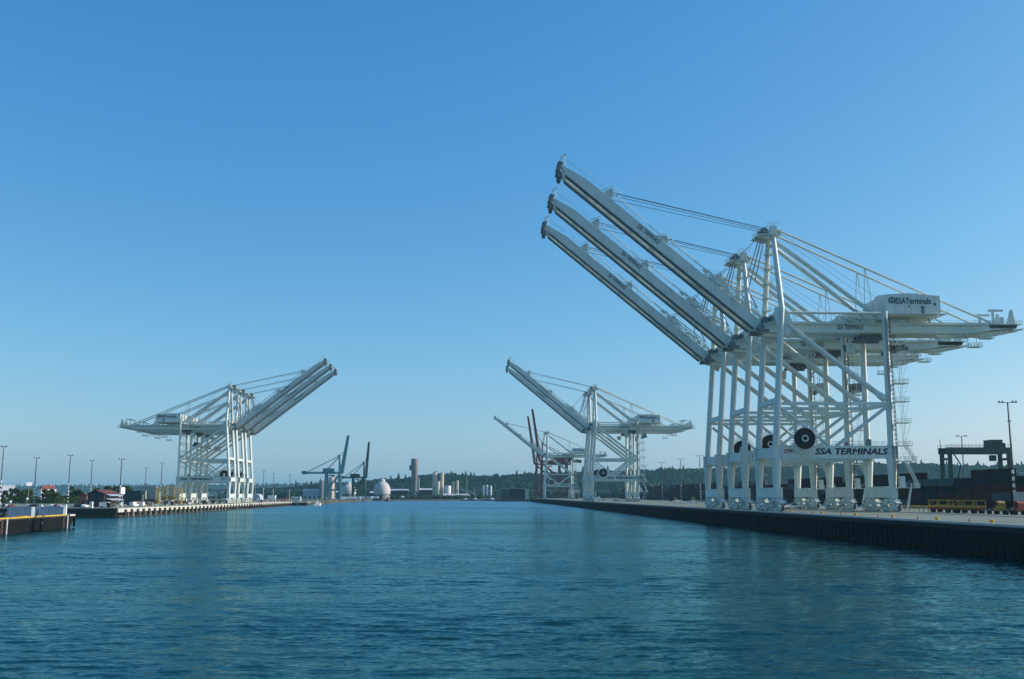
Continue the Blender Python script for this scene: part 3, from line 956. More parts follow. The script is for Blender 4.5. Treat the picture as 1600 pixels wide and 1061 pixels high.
        for k, z in enumerate((17.5, 23.6, 29.3, 34.2, 39.4, 45.0, 50.2)):
            b.box(32.3, 36.0, y - 2.2, y + 1.2, z - .15, z)
            b.rail([(32.3, y - 2.2, z), (36.0, y - 2.2, z), (36.0, y + 1.2, z), (32.3, y + 1.2, z)], 1.1, 1.2, .05)
            zn = (17.5, 23.6, 29.3, 34.2, 39.4, 45.0, 50.2, 51.0)[k + 1]
            zp = (13.4, 17.5, 23.6, 29.3, 34.2, 39.4, 45.0)[k]
            for yy in (y - 1.9, y + .9):
                b.tube((35.9, yy, z - .1), (34.4, yy, zp + .8), .035, 4).tube((33.0, yy, z - .1), (33.6, yy, zp + .8), .035, 4)
            for hh in range(3):
                f = .25 + hh * .25
                zz = z + (zp - z) * f
                b.tube((35.9 - 1.5 * f, y - 1.9, zz), (33.0 + .6 * f, y - 1.9, zz), .03, 4)
            b.tube((34.8, y + .5, z), (34.8, y + .5, zn), .05, 4).tube((35.3, y + .5, z), (35.3, y + .5, zn), .05, 4)
        b.build('access_stairs', WR, T)
        b = MB()
        b.box(32.3, 36.6, y - 2.6, y + 1.6, 13.3, 13.45).box(32.3, 37.2, y - 2.6, y + 1.6, 6.3, 6.45)
        b.rail([(32.3, y - 2.6, 6.45), (37.2, y - 2.6, 6.45), (37.2, y + 1.6, 6.45)], 1.1, 1.0, .06)
        b.rail([(32.3, y - 2.6, 13.45), (36.6, y - 2.6, 13.45), (36.6, y + 1.6, 13.45)], 1.1, 1.0, .06)
        for (a0, z0, a1, z1, yy) in ((37.0, 6.45, 33.8, 13.3, y - 1.9), (36.4, 13.4, 33.8, 17.5, y - 1.9), (33.6, .3, 34.9, 6.4, y - 2.0)):
            b.bar((a0, yy - .5, z0), (a1, yy - .5, z1), .07, .16)
            b.bar((a0, yy + .5, z0), (a1, yy + .5, z1), .07, .16)
            b.rail([(a0, yy - .5, z0), (a1, yy - .5, z1)], 1.1, 1.0, .06)
            for kk in range(9):
                t = (kk + .5) / 9
                b.box(a0 + (a1 - a0) * t - .14, a0 + (a1 - a0) * t + .14, yy - .5, yy + .5, z0 + (z1 - z0) * t - .03, z0 + (z1 - z0) * t + .03)
        b.build('lower_stairs', W_, T)
        MB().box(32.1, 33.4, y - 2.3, y - .9, 6.5, 9.4).build('electric_cabinet', W_, T)
    # white ladders up the landside lower legs and walkway on the sill
    b = MB()
    for y in (YL - 1.35,):
        for k in range(14):
            b.box(29.4, 30.2, y - .05, y + .05, 6.6 + k * .56, 6.66 + k * .56)
        b.box(29.35, 29.47, y - .07, y + .07, 6.4, 14.6).box(30.15, 30.27, y - .07, y + .07, 6.4, 14.6)
    b.box(29.6, 32.0, -5.5, 6.2, 6.5, 6.75)
    b.build('leg_ladder', WR, T)
    # lettering on portal beams, girders and boom
    for s in (-1, 1):
        rot = (R(90), 0, 0) if s < 0 else (R(90), 0, R(180))
        put('lettering', TXT_PORTAL, T, (20.0, s * (YL + .74), 15.95), rot)
        put('lettering', TXT_GIRDER, T, (23.3, s * 4.02, 50.3), rot)
        put('lettering', TXT_MAKER, T, (3.2, s * (YL + .74), 16.0), rot)
        o = put('lettering', TXT_BOOM, T)
        cth, sth = math.cos(TH), math.sin(TH)
        p = BM(40.2, 1.5, s * 3.6)
        if s < 0:
            m3 = Matrix(((cth, sth, 0), (0, 0, -1), (-sth, cth, 0)))
        else:
            m3 = Matrix(((-cth, sth, 0), (0, 0, 1), (sth, cth, 0)))
        o.matrix_local = Matrix.Translation(p) @ m3.to_4x4()
    return T

TXT_PORTAL = fit_text(bolden(text_mesh('SSA TERMINALS', 2, INK, 0.22), .085), 19.8, 1.75)
TXT_GIRDER = fit_text(bolden(text_mesh('SSA TERMINALS', 1.4, INK), .02), 7.3, 1.35)
TXT_BOOM = fit_text(bolden(text_mesh('SSA TERMINALS', 1.4, INK), .02), 7.6, 1.25)
TXT_HOUSE = fit_text(bolden(text_mesh('SSATerminals', 1.8, INK), .025), 9.8, 1.75)
TXT_MAKER = fit_text(bolden(text_mesh('ZPMC', 1.4, RED_INK, 0.15), .04), 3.0, 1.0)
eb = MB()          # round emblem: a ring open at the foot and a drop in the middle
vs, fs = [], []
N = 26
for i in range(N + 1):
    t = R(-50) + R(280) * i / N
    for r0 in (.62, 1.02):
        vs.append((r0 * math.cos(t), r0 * math.sin(t), .01))
for i in range(N):
    fs.append((2 * i, 2 * i + 1, 2 * i + 3, 2 * i + 2))
eb.add(vs, fs)
dp = [(0, .5), (.3, 0), (.36, -.4), (.2, -.75), (-.2, -.75), (-.36, -.4), (-.3, 0)]
eb.add([(x, y, .01) for x, y in dp], [tuple(range(len(dp)))[::-1]])
EMBLEM = eb.mesh('emblem', GREEN_INK, False)

GR = 'white quay cranes with raised booms'
proto = make_crane('nearest and largest white crane on the right quay, lettered machinery house facing the camera', GR)
spots = [
    (RP, 12.4, 1.0, None, 8.4),
    (RP, 43.4, 1.0, 'white crane between two neighbours, the middle one of the near trio on the right quay', 0.0),
    (RP, 74.6, 1.0, 'rearmost white crane of the near trio on the right quay, its boom lowest', 3.5),
    (RP, 428, 1.0, 'pale crane with big dark cable reel, front of the middle pair on right quay', 8),
    (RP, 462, 1.0, 'pale crane almost hidden behind its twin, rear of the middle pair on right quay', 8),
    (RP, 880, .96, 'small far white crane standing in front of the red cranes on the right quay', 8),
    (LP, 12.4, .95, 'nearest sunlit white crane of the trio on the left pier', 0.0),
    (LP, 39.0, .95, 'middle sunlit white crane of the trio on the left pier', 0.0),
    (LP, 66.2, .95, 'farthest sunlit white crane of the trio on the left pier, its boom tip the lowest', 0.0),
]
for i, (fr, v, zs, lab, dz) in enumerate(spots):
    o = proto if i == 0 else copy_tree(proto)
    o.location = fr(0 if fr is RP else 1.6, v, 0)
    o.rotation_euler = (0, 0, ROT_R if fr is RP else ROT_L + math.pi)
    o.scale = (1, 1, zs)
    if lab:
        o['label'] = lab
    for ch in o.children:
        if ch.name.startswith('spreader'):
            ch.location.z = 36.0 + dz
            if i >= 6:
                ch.location.z = 38
                ch.location.x = -14
            for g in ch.children:
                g.scale = (1, 1, max(.08, (49.5 - ch.location.z) / 12.6))


# ------------------------------------------------------------------ older cranes
def old_crane(label, paint, loc, rz, gauge=15.0, gz=27.5, apex=47.0, boom=40.0, ang=80.0, tail=40.0, ly=7.0, group=None, k=1.5):
    T = thing('quay_crane', label, 'crane', loc, rz, group)
    for u in (0, gauge):
        for s in (-1, 1):
            MB().bar((u, s * ly, 1.4), (u + (1.0 if u == 0 else 0), s * ly, gz + (2.5 if u == 0 else 1)), 1.3 * k, 1.4 * k).build('leg', paint, T)
            b = MB().box(u - .45, u + .45, s * ly - 3.4, s * ly + 3.4, .9, 1.6)
            for d in (-2.6, -1, 1, 2.6):
                b.tube((u - .3, s * ly + d, .45), (u + .3, s * ly + d, .45), .45, 10)
            b.build('bogie', GEAR, T)
        MB().box(u - .6, u + .6, -ly - 1, ly + 1, 1.6, 3.0).build('sill_beam', paint, T)
        MB().box(u - .5, u + .5, -ly, ly, gz - 1.2, gz - .1).build('cross_tie', paint, T)
    for s in (-1, 1):
        MB().box(-.6, gauge + .6, s * ly - .5, s * ly + .5, gz * .36, gz * .36 + 1.7).build('portal_beam', paint, T)
        MB().tube((1.4, s * ly, gz - 1), (gauge - .4, s * ly, gz * .36 + 1.6), .4 * k, 8).build('diagonal_brace', paint, T)
        MB().box(-1, tail, s * 2.4 - .45, s * 2.4 + .45, gz, gz + 1.9).build('main_girder', paint, T)
        MB().bar((1, s * ly, gz + 2), (2.0, s * 1.6, apex), .9 * k, 1.0 * k, .7 * k, .7 * k).build('pylon_post', paint, T)
        MB().tube((2, s * 1.6, apex - .4), (tail - 3, s * 2.4, gz + 1.9), .22, 6).build('backstay', paint, T)
        MB().tube((2, s * 1.6, apex - 1), (gauge + 2, s * 2.4, gz + 1.9), .3, 6).build('pylon_strut', paint, T)
        # raised boom: two girders with lattice between
        c, sn = math.cos(R(ang)), math.sin(R(ang))
        p0 = Vector((-1.6, s * 2.4, gz + .6)); p1 = p0 + Vector((-c, 0, sn)) * boom
        g = MB().bar(p0, p1, .8 * k, 1.5 * k, .7 * k, 1.1 * k).build('boom_girder', paint, T)
        q0 = p0 + Vector((sn, 0, c)) * 2.4; q1 = p0 + Vector((-c, 0, sn)) * boom * .97 + Vector((sn, 0, c)) * 1.2
        b = MB().tube(q0, q1, .22 * k, 6)
        n_ = int(boom / 3)
        for kk in range(n_):
            t0, t1 = kk / n_, (kk + .5) / n_
            b.tube(p0.lerp(p1, t0), q0.lerp(q1, t1), .12, 5)
            b.tube(q0.lerp(q1, t1), p0.lerp(p1, (kk + 1) / n_), .12, 5)
        b.build('boom_lattice', paint, g)
    b = MB()
    for kk in range(8):
        t = (kk + .5) / 8
        p = Vector((-1.6, 0, gz + .6)) + Vector((-c, 0, sn)) * boom * t
        MB().bar(p + Vector((0, -2, 0)), p + Vector((0, 2, 0)), .4, .5, side=(1, 0, 0)).build('boom_tie', paint, T)
    MB().box(.6, 3.4, -2.4, 2.4, apex - .6, apex + .7).build('apex_beam', paint, T)
    p = Vector((-1.6, 0, gz + .6)) + Vector((-c, 0, sn)) * boom * .62
    MB().bar((1.5, 0, apex), p, 2.6, .35).build('boom_latch', paint, T)
    MB().extr([(gauge * .45, gz + 1.9), (gauge * 1.25, gz + 1.9), (gauge * 1.25, gz + 5.6), (gauge * .85, gz + 6.0), (gauge * .45, gz + 5.6)], -4.2, 4.2).build('machinery_house', paint, T)
    MB().box(gauge * .6, gauge * .6 + 3, -2.2, 2.2, gz - 2.2, gz - .9).build('trolley', GEAR, T)
    MB().box(gauge * .6 - 2.2, gauge * .6 - .4, .4, 2.4, gz - 3.4, gz - 1.0).build('operator_cab', GEAR, T)
    MB().rail([(0, -3.1, gz + 1.9), (tail, -3.1, gz + 1.9)], 1.1, 2.5, .06).build('walkway_railing', paint, T)
    MB().box(tail - 2, tail + 2.5, -3.2, 3.2, gz - .6, gz + 3.0).build('tail_frame', paint, T)
    return T
old_crane('teal quay crane with its boom folded almost upright beside the cream silo', TEALP, (-181.0, 1062, 3.2), ROT_L + math.pi, 14.8, 27.8, 47.0, 40.5, 82, 38, 6.5, 'older cranes with upright booms')
old_crane('dark green quay crane with upright double boom next to the white dome', GREENP, (-194.5, 1330, 3.2), ROT_L + math.pi, 15.5, 27.5, 48.6, 47.5, 86.5, 30, 6.5, 'older cranes with upright booms')
old_crane('red crane with boom folded upright, the taller and nearer of two', REDP, RP(0, 940), ROT_R, 30.5, 43.0, 66.0, 64.0, 82, 46, 8.5, 'older cranes with upright booms')
old_crane('red crane with boom folded upright, the lower and farther of two', REDP, RP(0, 1040), ROT_R, 30.5, 43.0, 66.0, 63.0, 82, 46, 8.5, 'older cranes with upright booms')

# ------------------------------------------------------------------ containers
def container_mesh(L, key, bare=False):
    """corrugated sides and door end, corner posts, roof; long axis along y"""
    b = MB()
    W2, H2, L2 = 1.219, 2.59, L / 2
    b.box(-W2, W2, -L2, -L2 + .16, 0, H2).box(-W2, W2, L2 - .16, L2, 0, H2)       # end frames
    b.box(-W2 + .02, W2 - .02, -L2 + .16, L2 - .16, H2 - .1, H2 - .03)              # roof
    n = int(L / .56)
    for s in (-1, 1):
        vs, fs = [], []
        for i in range(n * 4 + 1):
            y = -L2 + .16 + (L - .32) * i / (n * 4)
            d = .045 if (i % 4) in (0, 1) else 0.0
            vs += [(s * (W2 - d - .01), y, .14), (s * (W2 - d - .01), y, H2 - .1)]
        for i in range(n * 4):
            f = (2 * i, 2 * i + 2, 2 * i + 3, 2 * i + 1)
            fs.append(f if s > 0 else f[::-1])
        b.add(vs, fs)
        b.box(s * W2 - .05, s * W2 + .0 if s > 0 else s * W2 + .05, -L2 + .16, L2 - .16, 0, .14)
        b.box(s * W2 - .05, s * W2 + .0 if s > 0 else s * W2 + .05, -L2 + .16, L2 - .16, H2 - .1, H2)
    for e in (-1, 1):          # door bars
        for x in (-.8, -.3, .3, .8):
            b.tube((x, e * (L2 + .03), .1), (x, e * (L2 + .03), H2 - .1), .03, 4)
    return b.mesh('container', BOXM[key], False)
C40 = {k: container_mesh(12.19, k) for k in BOXM}
C20 = {k: container_mesh(6.06, k) for k in ('pale blue', 'pale grey')}
def container(me, loc, rz, label, group):
    o = bpy.data.objects.new('shipping_container', me)
    col.objects.link(o)
    o.location = loc
    o.rotation_euler = (0, 0, rz)
    return tag(o, label, 'container', group)
ORD = ['first', 'second', 'third', 'fourth', 'fifth', 'sixth', 'seventh', 'eighth', 'ninth', 'tenth', 'eleventh', 'twelfth', 'thirteenth', 'fourteenth', 'fifteenth',
       'sixteenth', 'seventeenth', 'eighteenth', 'nineteenth', 'twentieth', 'twenty-first', 'twenty-second', 'twenty-third', 'twenty-fourth', 'twenty-fifth', 'twenty-sixth', 'twenty-seventh', 'twenty-eighth']
LAYER = ['bottom', 'second', 'third', 'fourth', 'fifth']
cr = random.Random(21)
keys = ['maroon', 'navy blue', 'dark green', 'maroon', 'brown', 'maroon', 'dark teal', 'rust red', 'black', 'brown', 'rust red']
U0 = 92.0
far_boxes = {}
for bay in range(-1, 74):
    v = -12 + bay * 12.75
    hgt = cr.choice((4, 5, 5, 5)) if bay < 6 else cr.choice((4, 5, 5))
    if bay in (0, 1):
        hgt = 4
    for lv in range(hgt):
        kcol = cr.choice(keys)
        if bay < 26:
            container(C40[kcol], RP(U0 + 1.25, v, lv * 2.6), ROT_R, kcol + ' container, ' + LAYER[lv] + ' layer, ' + ORD[bay + 1] + ' bay from the right edge of the stacked row', 'containers stacked behind the right apron')
        else:
            far_boxes.setdefault(kcol, MB())
            c, s_ = math.cos(ROT_R), math.sin(ROT_R)
            p = RP(U0 + 1.25, v, lv * 2.6)
            t = MB().box(-1.2, 1.2, -6.0, 6.0, .05, 2.55)
            far_boxes[kcol].add([(p[0] + x * c - y * s_, p[1] + x * s_ + y * c, p[2] + z) for x, y, z in t.v], t.f)
for kcol, b in far_boxes.items():
    struct('far_container_row', b, BOXM[kcol], kind='stuff')
for lv in range(2):
    container(C40['pale grey'], RP(83.0, 32.0, lv * 2.6 + .2), ROT_R, ('lower', 'upper')[lv] + ' pale grey container of a short stack at the right picture edge', 'pale containers at the right edge')

# ------------------------------------------------------------------ yard gantry
T = thing('yard_gantry', 'dark green yard gantry crane rising above the container stacks on the right', 'crane', (178, 385, 4.55), ROT_R)
for s in (-1, 1):
    for e in (-1, 1):
        MB().bar((s * 11.8, e * 3.6, 1.6), (s * 11.4, e * 3.2, 20.5), .8, 1.3, .8, 1.5).build('leg', GREENP, T)
        wb = MB()
        for d in (-.9, .9):
            wb.tube((s * 11.8 - .4, e * 3.6 + d, .75), (s * 11.8 + .4, e * 3.6 + d, .75), .75, 14)
        wb.build('wheel_pair', RUBBER, T)
    MB().box(s * 11.8 - .5, s * 11.8 + .5, -5, 5, 1.5, 2.7).build('sill_beam', GREENP, T)
    MB().box(s * 11.4 - .45, s * 11.4 + .45, -3, 3, 17.6, 18.5).build('leg_tie', GREENP, T)
for e in (-1, 1):
    MB().box(-12.6, 12.6, e * 3.2 - .5, e * 3.2 + .5, 20.0, 22.4).build('main_girder', GREENP, T)
    MB().rail([(-12.6, e * 3.8, 22.4), (12.6, e * 3.8, 22.4)], 1.1, 1.4, .05).build('walkway_railing', GREENP, T)
MB().box(5.2, 9.6, -3, 3, 22.4, 25.4).box(9.8, 11.2, -2, 2, 22.4, 24.2).build('trolley_house', GREENP, T)
MB().box(6, 7.8, -1, 1.2, 17.4, 19.6).build('operator_cab', GREENP, T)
MB().bar((-11.6, -5.6, 3), (-8.6, -5.4, 16), .9, .15, side=(0, 1, 0)).bar((-8.6, -5.4, 16), (-11.4, -5.0, 21), .9, .15, side=(0, 1, 0)).build('access_stairs', GREENP, T)
MB().tube((-11.8, 3.2, 22.4), (-11.8, 3.2, 25.8), .12, 6).build('mast', GREENP, T)

# ------------------------------------------------------------------ light masts
def mast_proto(H, striped=True, arm=2.7):
    T = thing('light_mast', 'x', 'light mast', group='light masts')
    pole = MB().tube((0, 0, 0), (0, 0, H), .34, 10, .17).build('pole', mat('weathered_mast', (0.055, 0.05, 0.045), 0.8, 0.2, 0.4), T)
    if striped:
        bm_ = MB()
        for k in range(6):
            z = .5 + k * 2.1
            bm_.tube((0, 0, z), (0, 0, z + 1.2), .40 - z * .004, 10, .40 - (z + 1.2) * .004)
        bm_.build('reflective_band', WHITE, pole)
        MB().box(-.7, .7, -.7, .7, 0, .9).build('foundation', CONC_L, T)
    MB().bar((-arm, 0, H), (arm, 0, H), .16, .2).bar((0, -.6, H - .4), (0, .6, H - .4), .12, .12).build('crossarm', STEEL, T)
    for x in (-arm + .2, -arm * .55, arm * .55, arm - .2):
        MB().add([(x - .3, -.25, H + .1), (x + .3, -.25, H + .1), (x + .3, .25, H + .1), (x - .3, .25, H + .1), (x - .22, -.2, H + .55), (x + .22, -.2, H + .55), (x + .22, .2, H + .55), (x - .22, .2, H + .55)],
                 [(3, 2, 1, 0), (4, 5, 6, 7), (0, 1, 5, 4), (1, 2, 6, 5), (2, 3, 7, 6), (3, 0, 4, 7)]).build('lamp_head', STEEL, T)
    MB().box(-.5, .5, -.3, -.22, H - 6, H - 5.6).tube((-.25, -.3, H * .4), (-.25, -.3, H - .5), .04, 4).tube((.25, -.3, H * .4), (.25, -.3, H - .5), .04, 4).build('ladder', STEEL, T)
    return T
mp0, mp1 = mast_proto(33.0), mast_proto(29.0, arm=1.7)
mlist = [
    (mp0, RP(86, 45, 0), 1.0, 'tall light mast with banded foot rising at the right picture edge'),
    (mp0, (216, 480, 4.55), .98, 'light mast standing behind the stacks, seen through the yard gantry'),
    (mp0, RP(87, 479, 0), 1.0, 'banded light mast just left of the near crane trio, first of four'),
    (mp0, RP(87, 548, 0), 1.0, 'banded light mast, second of four left of the near crane trio'),
    (mp0, RP(87, 629, 0), 1.0, 'banded light mast, third of four left of the near crane trio'),
    (mp0, RP(87, 716, 0), 1.0, 'banded light mast, fourth of four and closest to the middle crane pair'),
    (mp0, RP(60, 1010, 0), .62, 'short banded mast seen between the legs of the middle crane pair, left one'),
    (mp0, RP(64, 930, 0), .62, 'short banded mast seen between the legs of the middle crane pair, right one'),
    (mp1, (-294, 620, LZ), .96, 'banded light mast left of the white house with red roof'),
    (mp1, (-282, 640, LZ), 1.04, 'banded light mast with wide lamp head right of the white house'),
    (mp1, (-293, 700, LZ), 1.0, 'light mast rising behind the dark gabled shed'),
    (mp1, (-218, 560, LZ), .86, 'banded light mast at the corner of the left pier beside the shed'),
    (mp1, (-328, 900, LZ), 1.0, 'thin far light mast behind the dark teal containers'),
    (mp1, (-279, 800, LZ), 1.05, 'far light mast behind the yellow frame racks'),
    (mp1, (-287, 565, LZ), 1.11, 'light mast at the left picture edge, only part of its lamp head showing'),
    (mp1, (-247, 1000, LZ), 1.0, 'faint light mast just right of the left crane trio'),
    (mp1, (-261, 1100, LZ), .98, 'faint light mast, second to the right of the left crane trio'),
    (mp1, (-254, 1150, LZ), .95, 'faint light mast, third to the right of the left crane trio'),
]
used = set()
for p, loc, z, lab in mlist:
    o = p if p.name not in used else copy_tree(p)
    if p.name not in used:
        used.add(p.name)
    o.location = loc
    o.rotation_euler = (0, 0, rnd.uniform(-.15, .15))
    o.scale = (1, 1, z)
    o['label'] = lab

# ------------------------------------------------------------------ bollards and cones on the right quay edge
bp = thing('mooring_bollard', 'yellow mooring bollard on the right quay edge', 'bollard', group='bollards on the right quay edge')
MB().lathe([(.42, 0), (.42, .12), (.28, .2), (.26, .6), (.44, .72), (.46, .9), (.3, 1.0)], 14).build('post', YEL, bp)
MB().box(-.55, .55, -.55, .55, 0, .07).build('base_plate', GEAR, bp)
first, nb = True, 0
for v in (-127, -110, -92, -74, -56, -36, -14, 10, 34, 60, 88, 116, 148, 180, 215):
    o = bp if first else copy_tree(bp)
    first = False
    o.location = RP(-2.6, v, 0)
    nb = nb + 1
    o['label'] = 'yellow mooring bollard on the right quay edge, ' + ORD[nb - 1] + ' from the right picture edge'
    o.scale = (.85, .85, .85)
cp = thing('traffic_cone', 'red and white traffic cone standing on the right apron near the edge', 'cone', group='cones on the right apron')
MB().lathe([(.2, .05), (.07, .95), (.03, 1.0)], 10).build('cone_body', ORANGE, cp)
MB().lathe([(.145, .4), (.115, .62)], 10).build('white_band', WHITE, cp)
MB().box(-.3, .3, -.3, .3, 0, .05).build('base', RUBBER, cp)
first, nb = True, 0
for v in (-118, -101, -83, -65, -46, -28, -8):
    o = cp if first else copy_tree(cp)
    first = False
    o.location = RP(-1.7 + rnd.uniform(-.3, .3), v, 0)
    nb = nb + 1
    o['label'] = 'orange traffic cone on the right apron, ' + ORD[nb - 1] + ' from the right picture edge'
    o.scale = (.85, .85, .85)

# ------------------------------------------------------------------ yellow over-height frames on trailers, guard rail
def trailer(loc, rz, lab):
    T = thing('trailer', lab, 'trailer', loc, rz, 'terminal trailers')
    MB().box(-1.15, 1.15, -6.3, 6.3, 1.0, 1.35).box(-.5, .5, -6.0, 6.0, .7, 1.0).build('chassis', ORANGE, T)
    for y in (-4.9, -3.6, 3.6, 4.9):
        for x in (-.95, .95):
            MB().tube((x - .25, y, .52), (x + .25, y, .52), .52, 14).tube((x - .27, y, .52), (x + .27, y, .52), .2, 8).build('wheel', RUBBER, T)
    return T
def over_frame(loc, rz, lab):
    T = thing('lifting_frame', lab, 'lifting frame', loc, rz, 'yellow lifting frames')
    b = MB()
    for x in (-1.15, 1.15):
        MB().box(x - .14, x + .14, -6.2, 6.2, 0, .75).build('bottom_beam', YEL_D, T)
        MB().box(x - .1, x + .1, -6.2, 6.2, 2.35, 2.6).build('top_beam', YEL_D, T)
        for y in (-6.0, 0, 6.0):
            MB().box(x - .08, x + .08, y - .09, y + .09, .75, 2.35).build('post', YEL_D, T)
        for y in (-6.0, 3.0) if x < 0 else ():
            MB().bar((x, y + .1, 2.3), (x, y + 2.9, .8), .1, .12, side=(1, 0, 0)).build('diagonal', YEL_D, T)
    for y in (-6.0, 0, 6.0):
        MB().box(-1.05, 1.05, y - .12, y + .12, 2.36, 2.58).build('cross_beam', YEL_D, T)
        MB().box(-1.05, 1.05, y - .15, y + .15, .1, .6).build('cross_beam', YEL_D, T)
    return T
for v, l1, l2 in ((-12, 'nearer orange flat trailer carrying a yellow lifting frame', 'nearer yellow lifting frame lying on a trailer before the containers'),
                  (1.5, 'farther orange flat trailer carrying a yellow lifting frame', 'farther yellow lifting frame lying on a trailer before the containers')):
    trailer(RP(43, v, 0), ROT_R, l1)
    over_frame(RP(43, v, 1.36), ROT_R, l2).scale = (1, 1, .72)
T = thing('guard_rail', 'low yellow guard rail running from the trailers towards the near crane', 'guard rail', RP(43, 10, 0), ROT_R)
MB().box(-.08, .08, 0, 34, 1.35, 1.6).build('rail_beam', YEL, T)
for k in range(12):
    MB().box(-.1, .1, k * 3 + .4, k * 3 + .6, 0, 1.36).build('post', YEL_D, T)
MB().box(-.05, .05, 0, 34, .7, .85).build('lower_rail', YEL_D, T)

# ------------------------------------------------------------------ vehicles
def tractor(loc, rz, paint, lab, group='yard tractors'):
    T = thing('yard_tractor', lab, 'tractor', loc, rz, group)
    MB().box(-.5, .5, -2.4, 2.3, .75, 1.05).build('chassis', BLACKP, T)
    cab = MB().extr([(-1.1, 1.0), (.5, 1.0), (.5, 3.1), (-.5, 3.1), (-1.1, 2.6)], -1.1, .6).build('cab', paint, T)
    cab.rotation_euler = (0, 0, R(90)); cab.location = (.25, -1.0, 0)
    MB().box(-.75, .7, -1.62, -1.5, 2.0, 2.9).build('windscreen', GLASS, T)
    MB().box(-1.15, 1.15, -2.6, -1.3, .8, 1.5).build('bonnet', paint, T)
    MB().lathe([(.5, 1.05), (.55, 1.25), (.2, 1.3)], 12, (0, 1.5)).build('fifth_wheel', GEAR, T)
    MB().tube((.9, -.2, 1.2), (.9, -.2, 3.3), .08, 8).build('exhaust', STEEL, T)
    for y, r0 in ((-1.9, .5), (1.2, .52), (2.0, .52)):
        for x in (-.95, .95):
            MB().tube((x - .22, y, r0), (x + .22, y, r0), r0, 14).tube((x - .24, y, r0), (x + .24, y, r0), .22, 8).build('wheel', RUBBER, T)
    return T
tractor(RP(44.5, -30, 0), ROT_R + R(8), ORANGE, 'orange yard tractor parked at the foot of the right-hand mast')
tractor(RP(43, -25, 0), ROT_R - R(4), YEL_D, 'yellow yard tractor parked between trailers and orange tractor')
tractor(RP(46, -35.5, 0), ROT_R, BLACKP, 'black yard tractor parked right of the orange one')
tractor(RP(45, -42, 0), ROT_R + R(5), YEL_D, 'yellow yard tractor cut by the right picture edge')
tractor(RP(64, 404, 0), ROT_R + R(80), YEL, 'yellow yard tractor parked far left of the near crane trio')
tractor(RP(60, 444, 0), ROT_R + R(80), YEL_D, 'small far yellow yard tractor beside the banded masts')

def pickup(loc, rz, lab, paint=WHITE):
    T = thing('pickup_truck', lab, 'pickup', loc, rz, 'pickups on the right terminal')
    MB().extr([(-2.7, .55), (2.6, .55), (2.65, 1.0), (2.4, 1.15), (1.3, 1.22), (.6, 1.85), (-.7, 1.88), (-.95, 1.2), (-2.7, 1.2)], -.95, .95).build('body', paint, T)
    MB().extr([(1.2, 1.24), (.62, 1.8), (-.62, 1.82), (-.85, 1.24)], -.97, .97).build('window', GLASS, T)
    MB().box(-2.6, -1.0, -.8, .8, 1.12, 1.21).build('load_bed', BLACKP, T)
    for x in (-1.75, 1.75):
        for y in (-.85, .85):
            w_ = MB().tube((x, y - .13, .38), (x, y + .13, .38), .38, 14).build('tyre', RUBBER, T)
            MB().tube((x, y - .14, .38), (x, y + .14, .38), .2, 10).build('rim', STEEL, w_)
    for y in (-.7, .7):
        MB().box(2.58, 2.68, y - .18, y + .18, .8, 1.0).build('headlight', GLASS, T)
    return T
pickup(RP(18, 60, 0), ROT_R + R(10), 'white pickup parked between the legs of the near cranes')
pickup(RP(24, 66, 0), ROT_R + R(170), 'white pickup parked behind another, between the near crane legs')
pickup(RP(50, 335, 0), ROT_R + R(5), 'white pickup parked just left of the near crane trio')
pickup(RP(44, 352, 0), ROT_R + R(12), 'white pickup farther left of the near trio, in front of a banded mast')
pickup(RP(24, 470, 0), ROT_R + R(90), 'white pickup parked beside the landside legs of the middle pair')
# white flatbed by the middle pair
T = thing('flatbed_truck', 'pale flatbed truck standing behind the middle pair of cranes', 'truck', RP(26, 545, 0), ROT_R + R(90))
MB().box(-1.2, 1.2, -9, 5, 1.0, 1.5).build('flatbed', CONC_L, T)
MB().extr([(5.2, .6), (7.6, .6), (7.6, 2.0), (7.0, 3.2), (5.2, 3.2)], -1.2, 1.2).build('cab', WHITE, T).rotation_euler = (0, 0, R(90))
for y in (-7.5, -6.2, 2.5, 6.4):
    for x in (-1, 1):
        MB().tube((x - .2, y, .5), (x + .2, y, .5), .5, 12).build('wheel', RUBBER, T)
# round yellow sign left of the near trio
T = thing('yellow_sign', 'round yellow sign on a post beside the near cranes', 'sign', RP(36, 210, 0), ROT_R)
MB().tube((0, 0, 0), (0, 0, 2.6), .08, 8).build('post', STEEL, T)
MB().tube((0, -.12, 3.6), (0, .02, 3.6), 1.1, 24).build('plate', YEL, T)

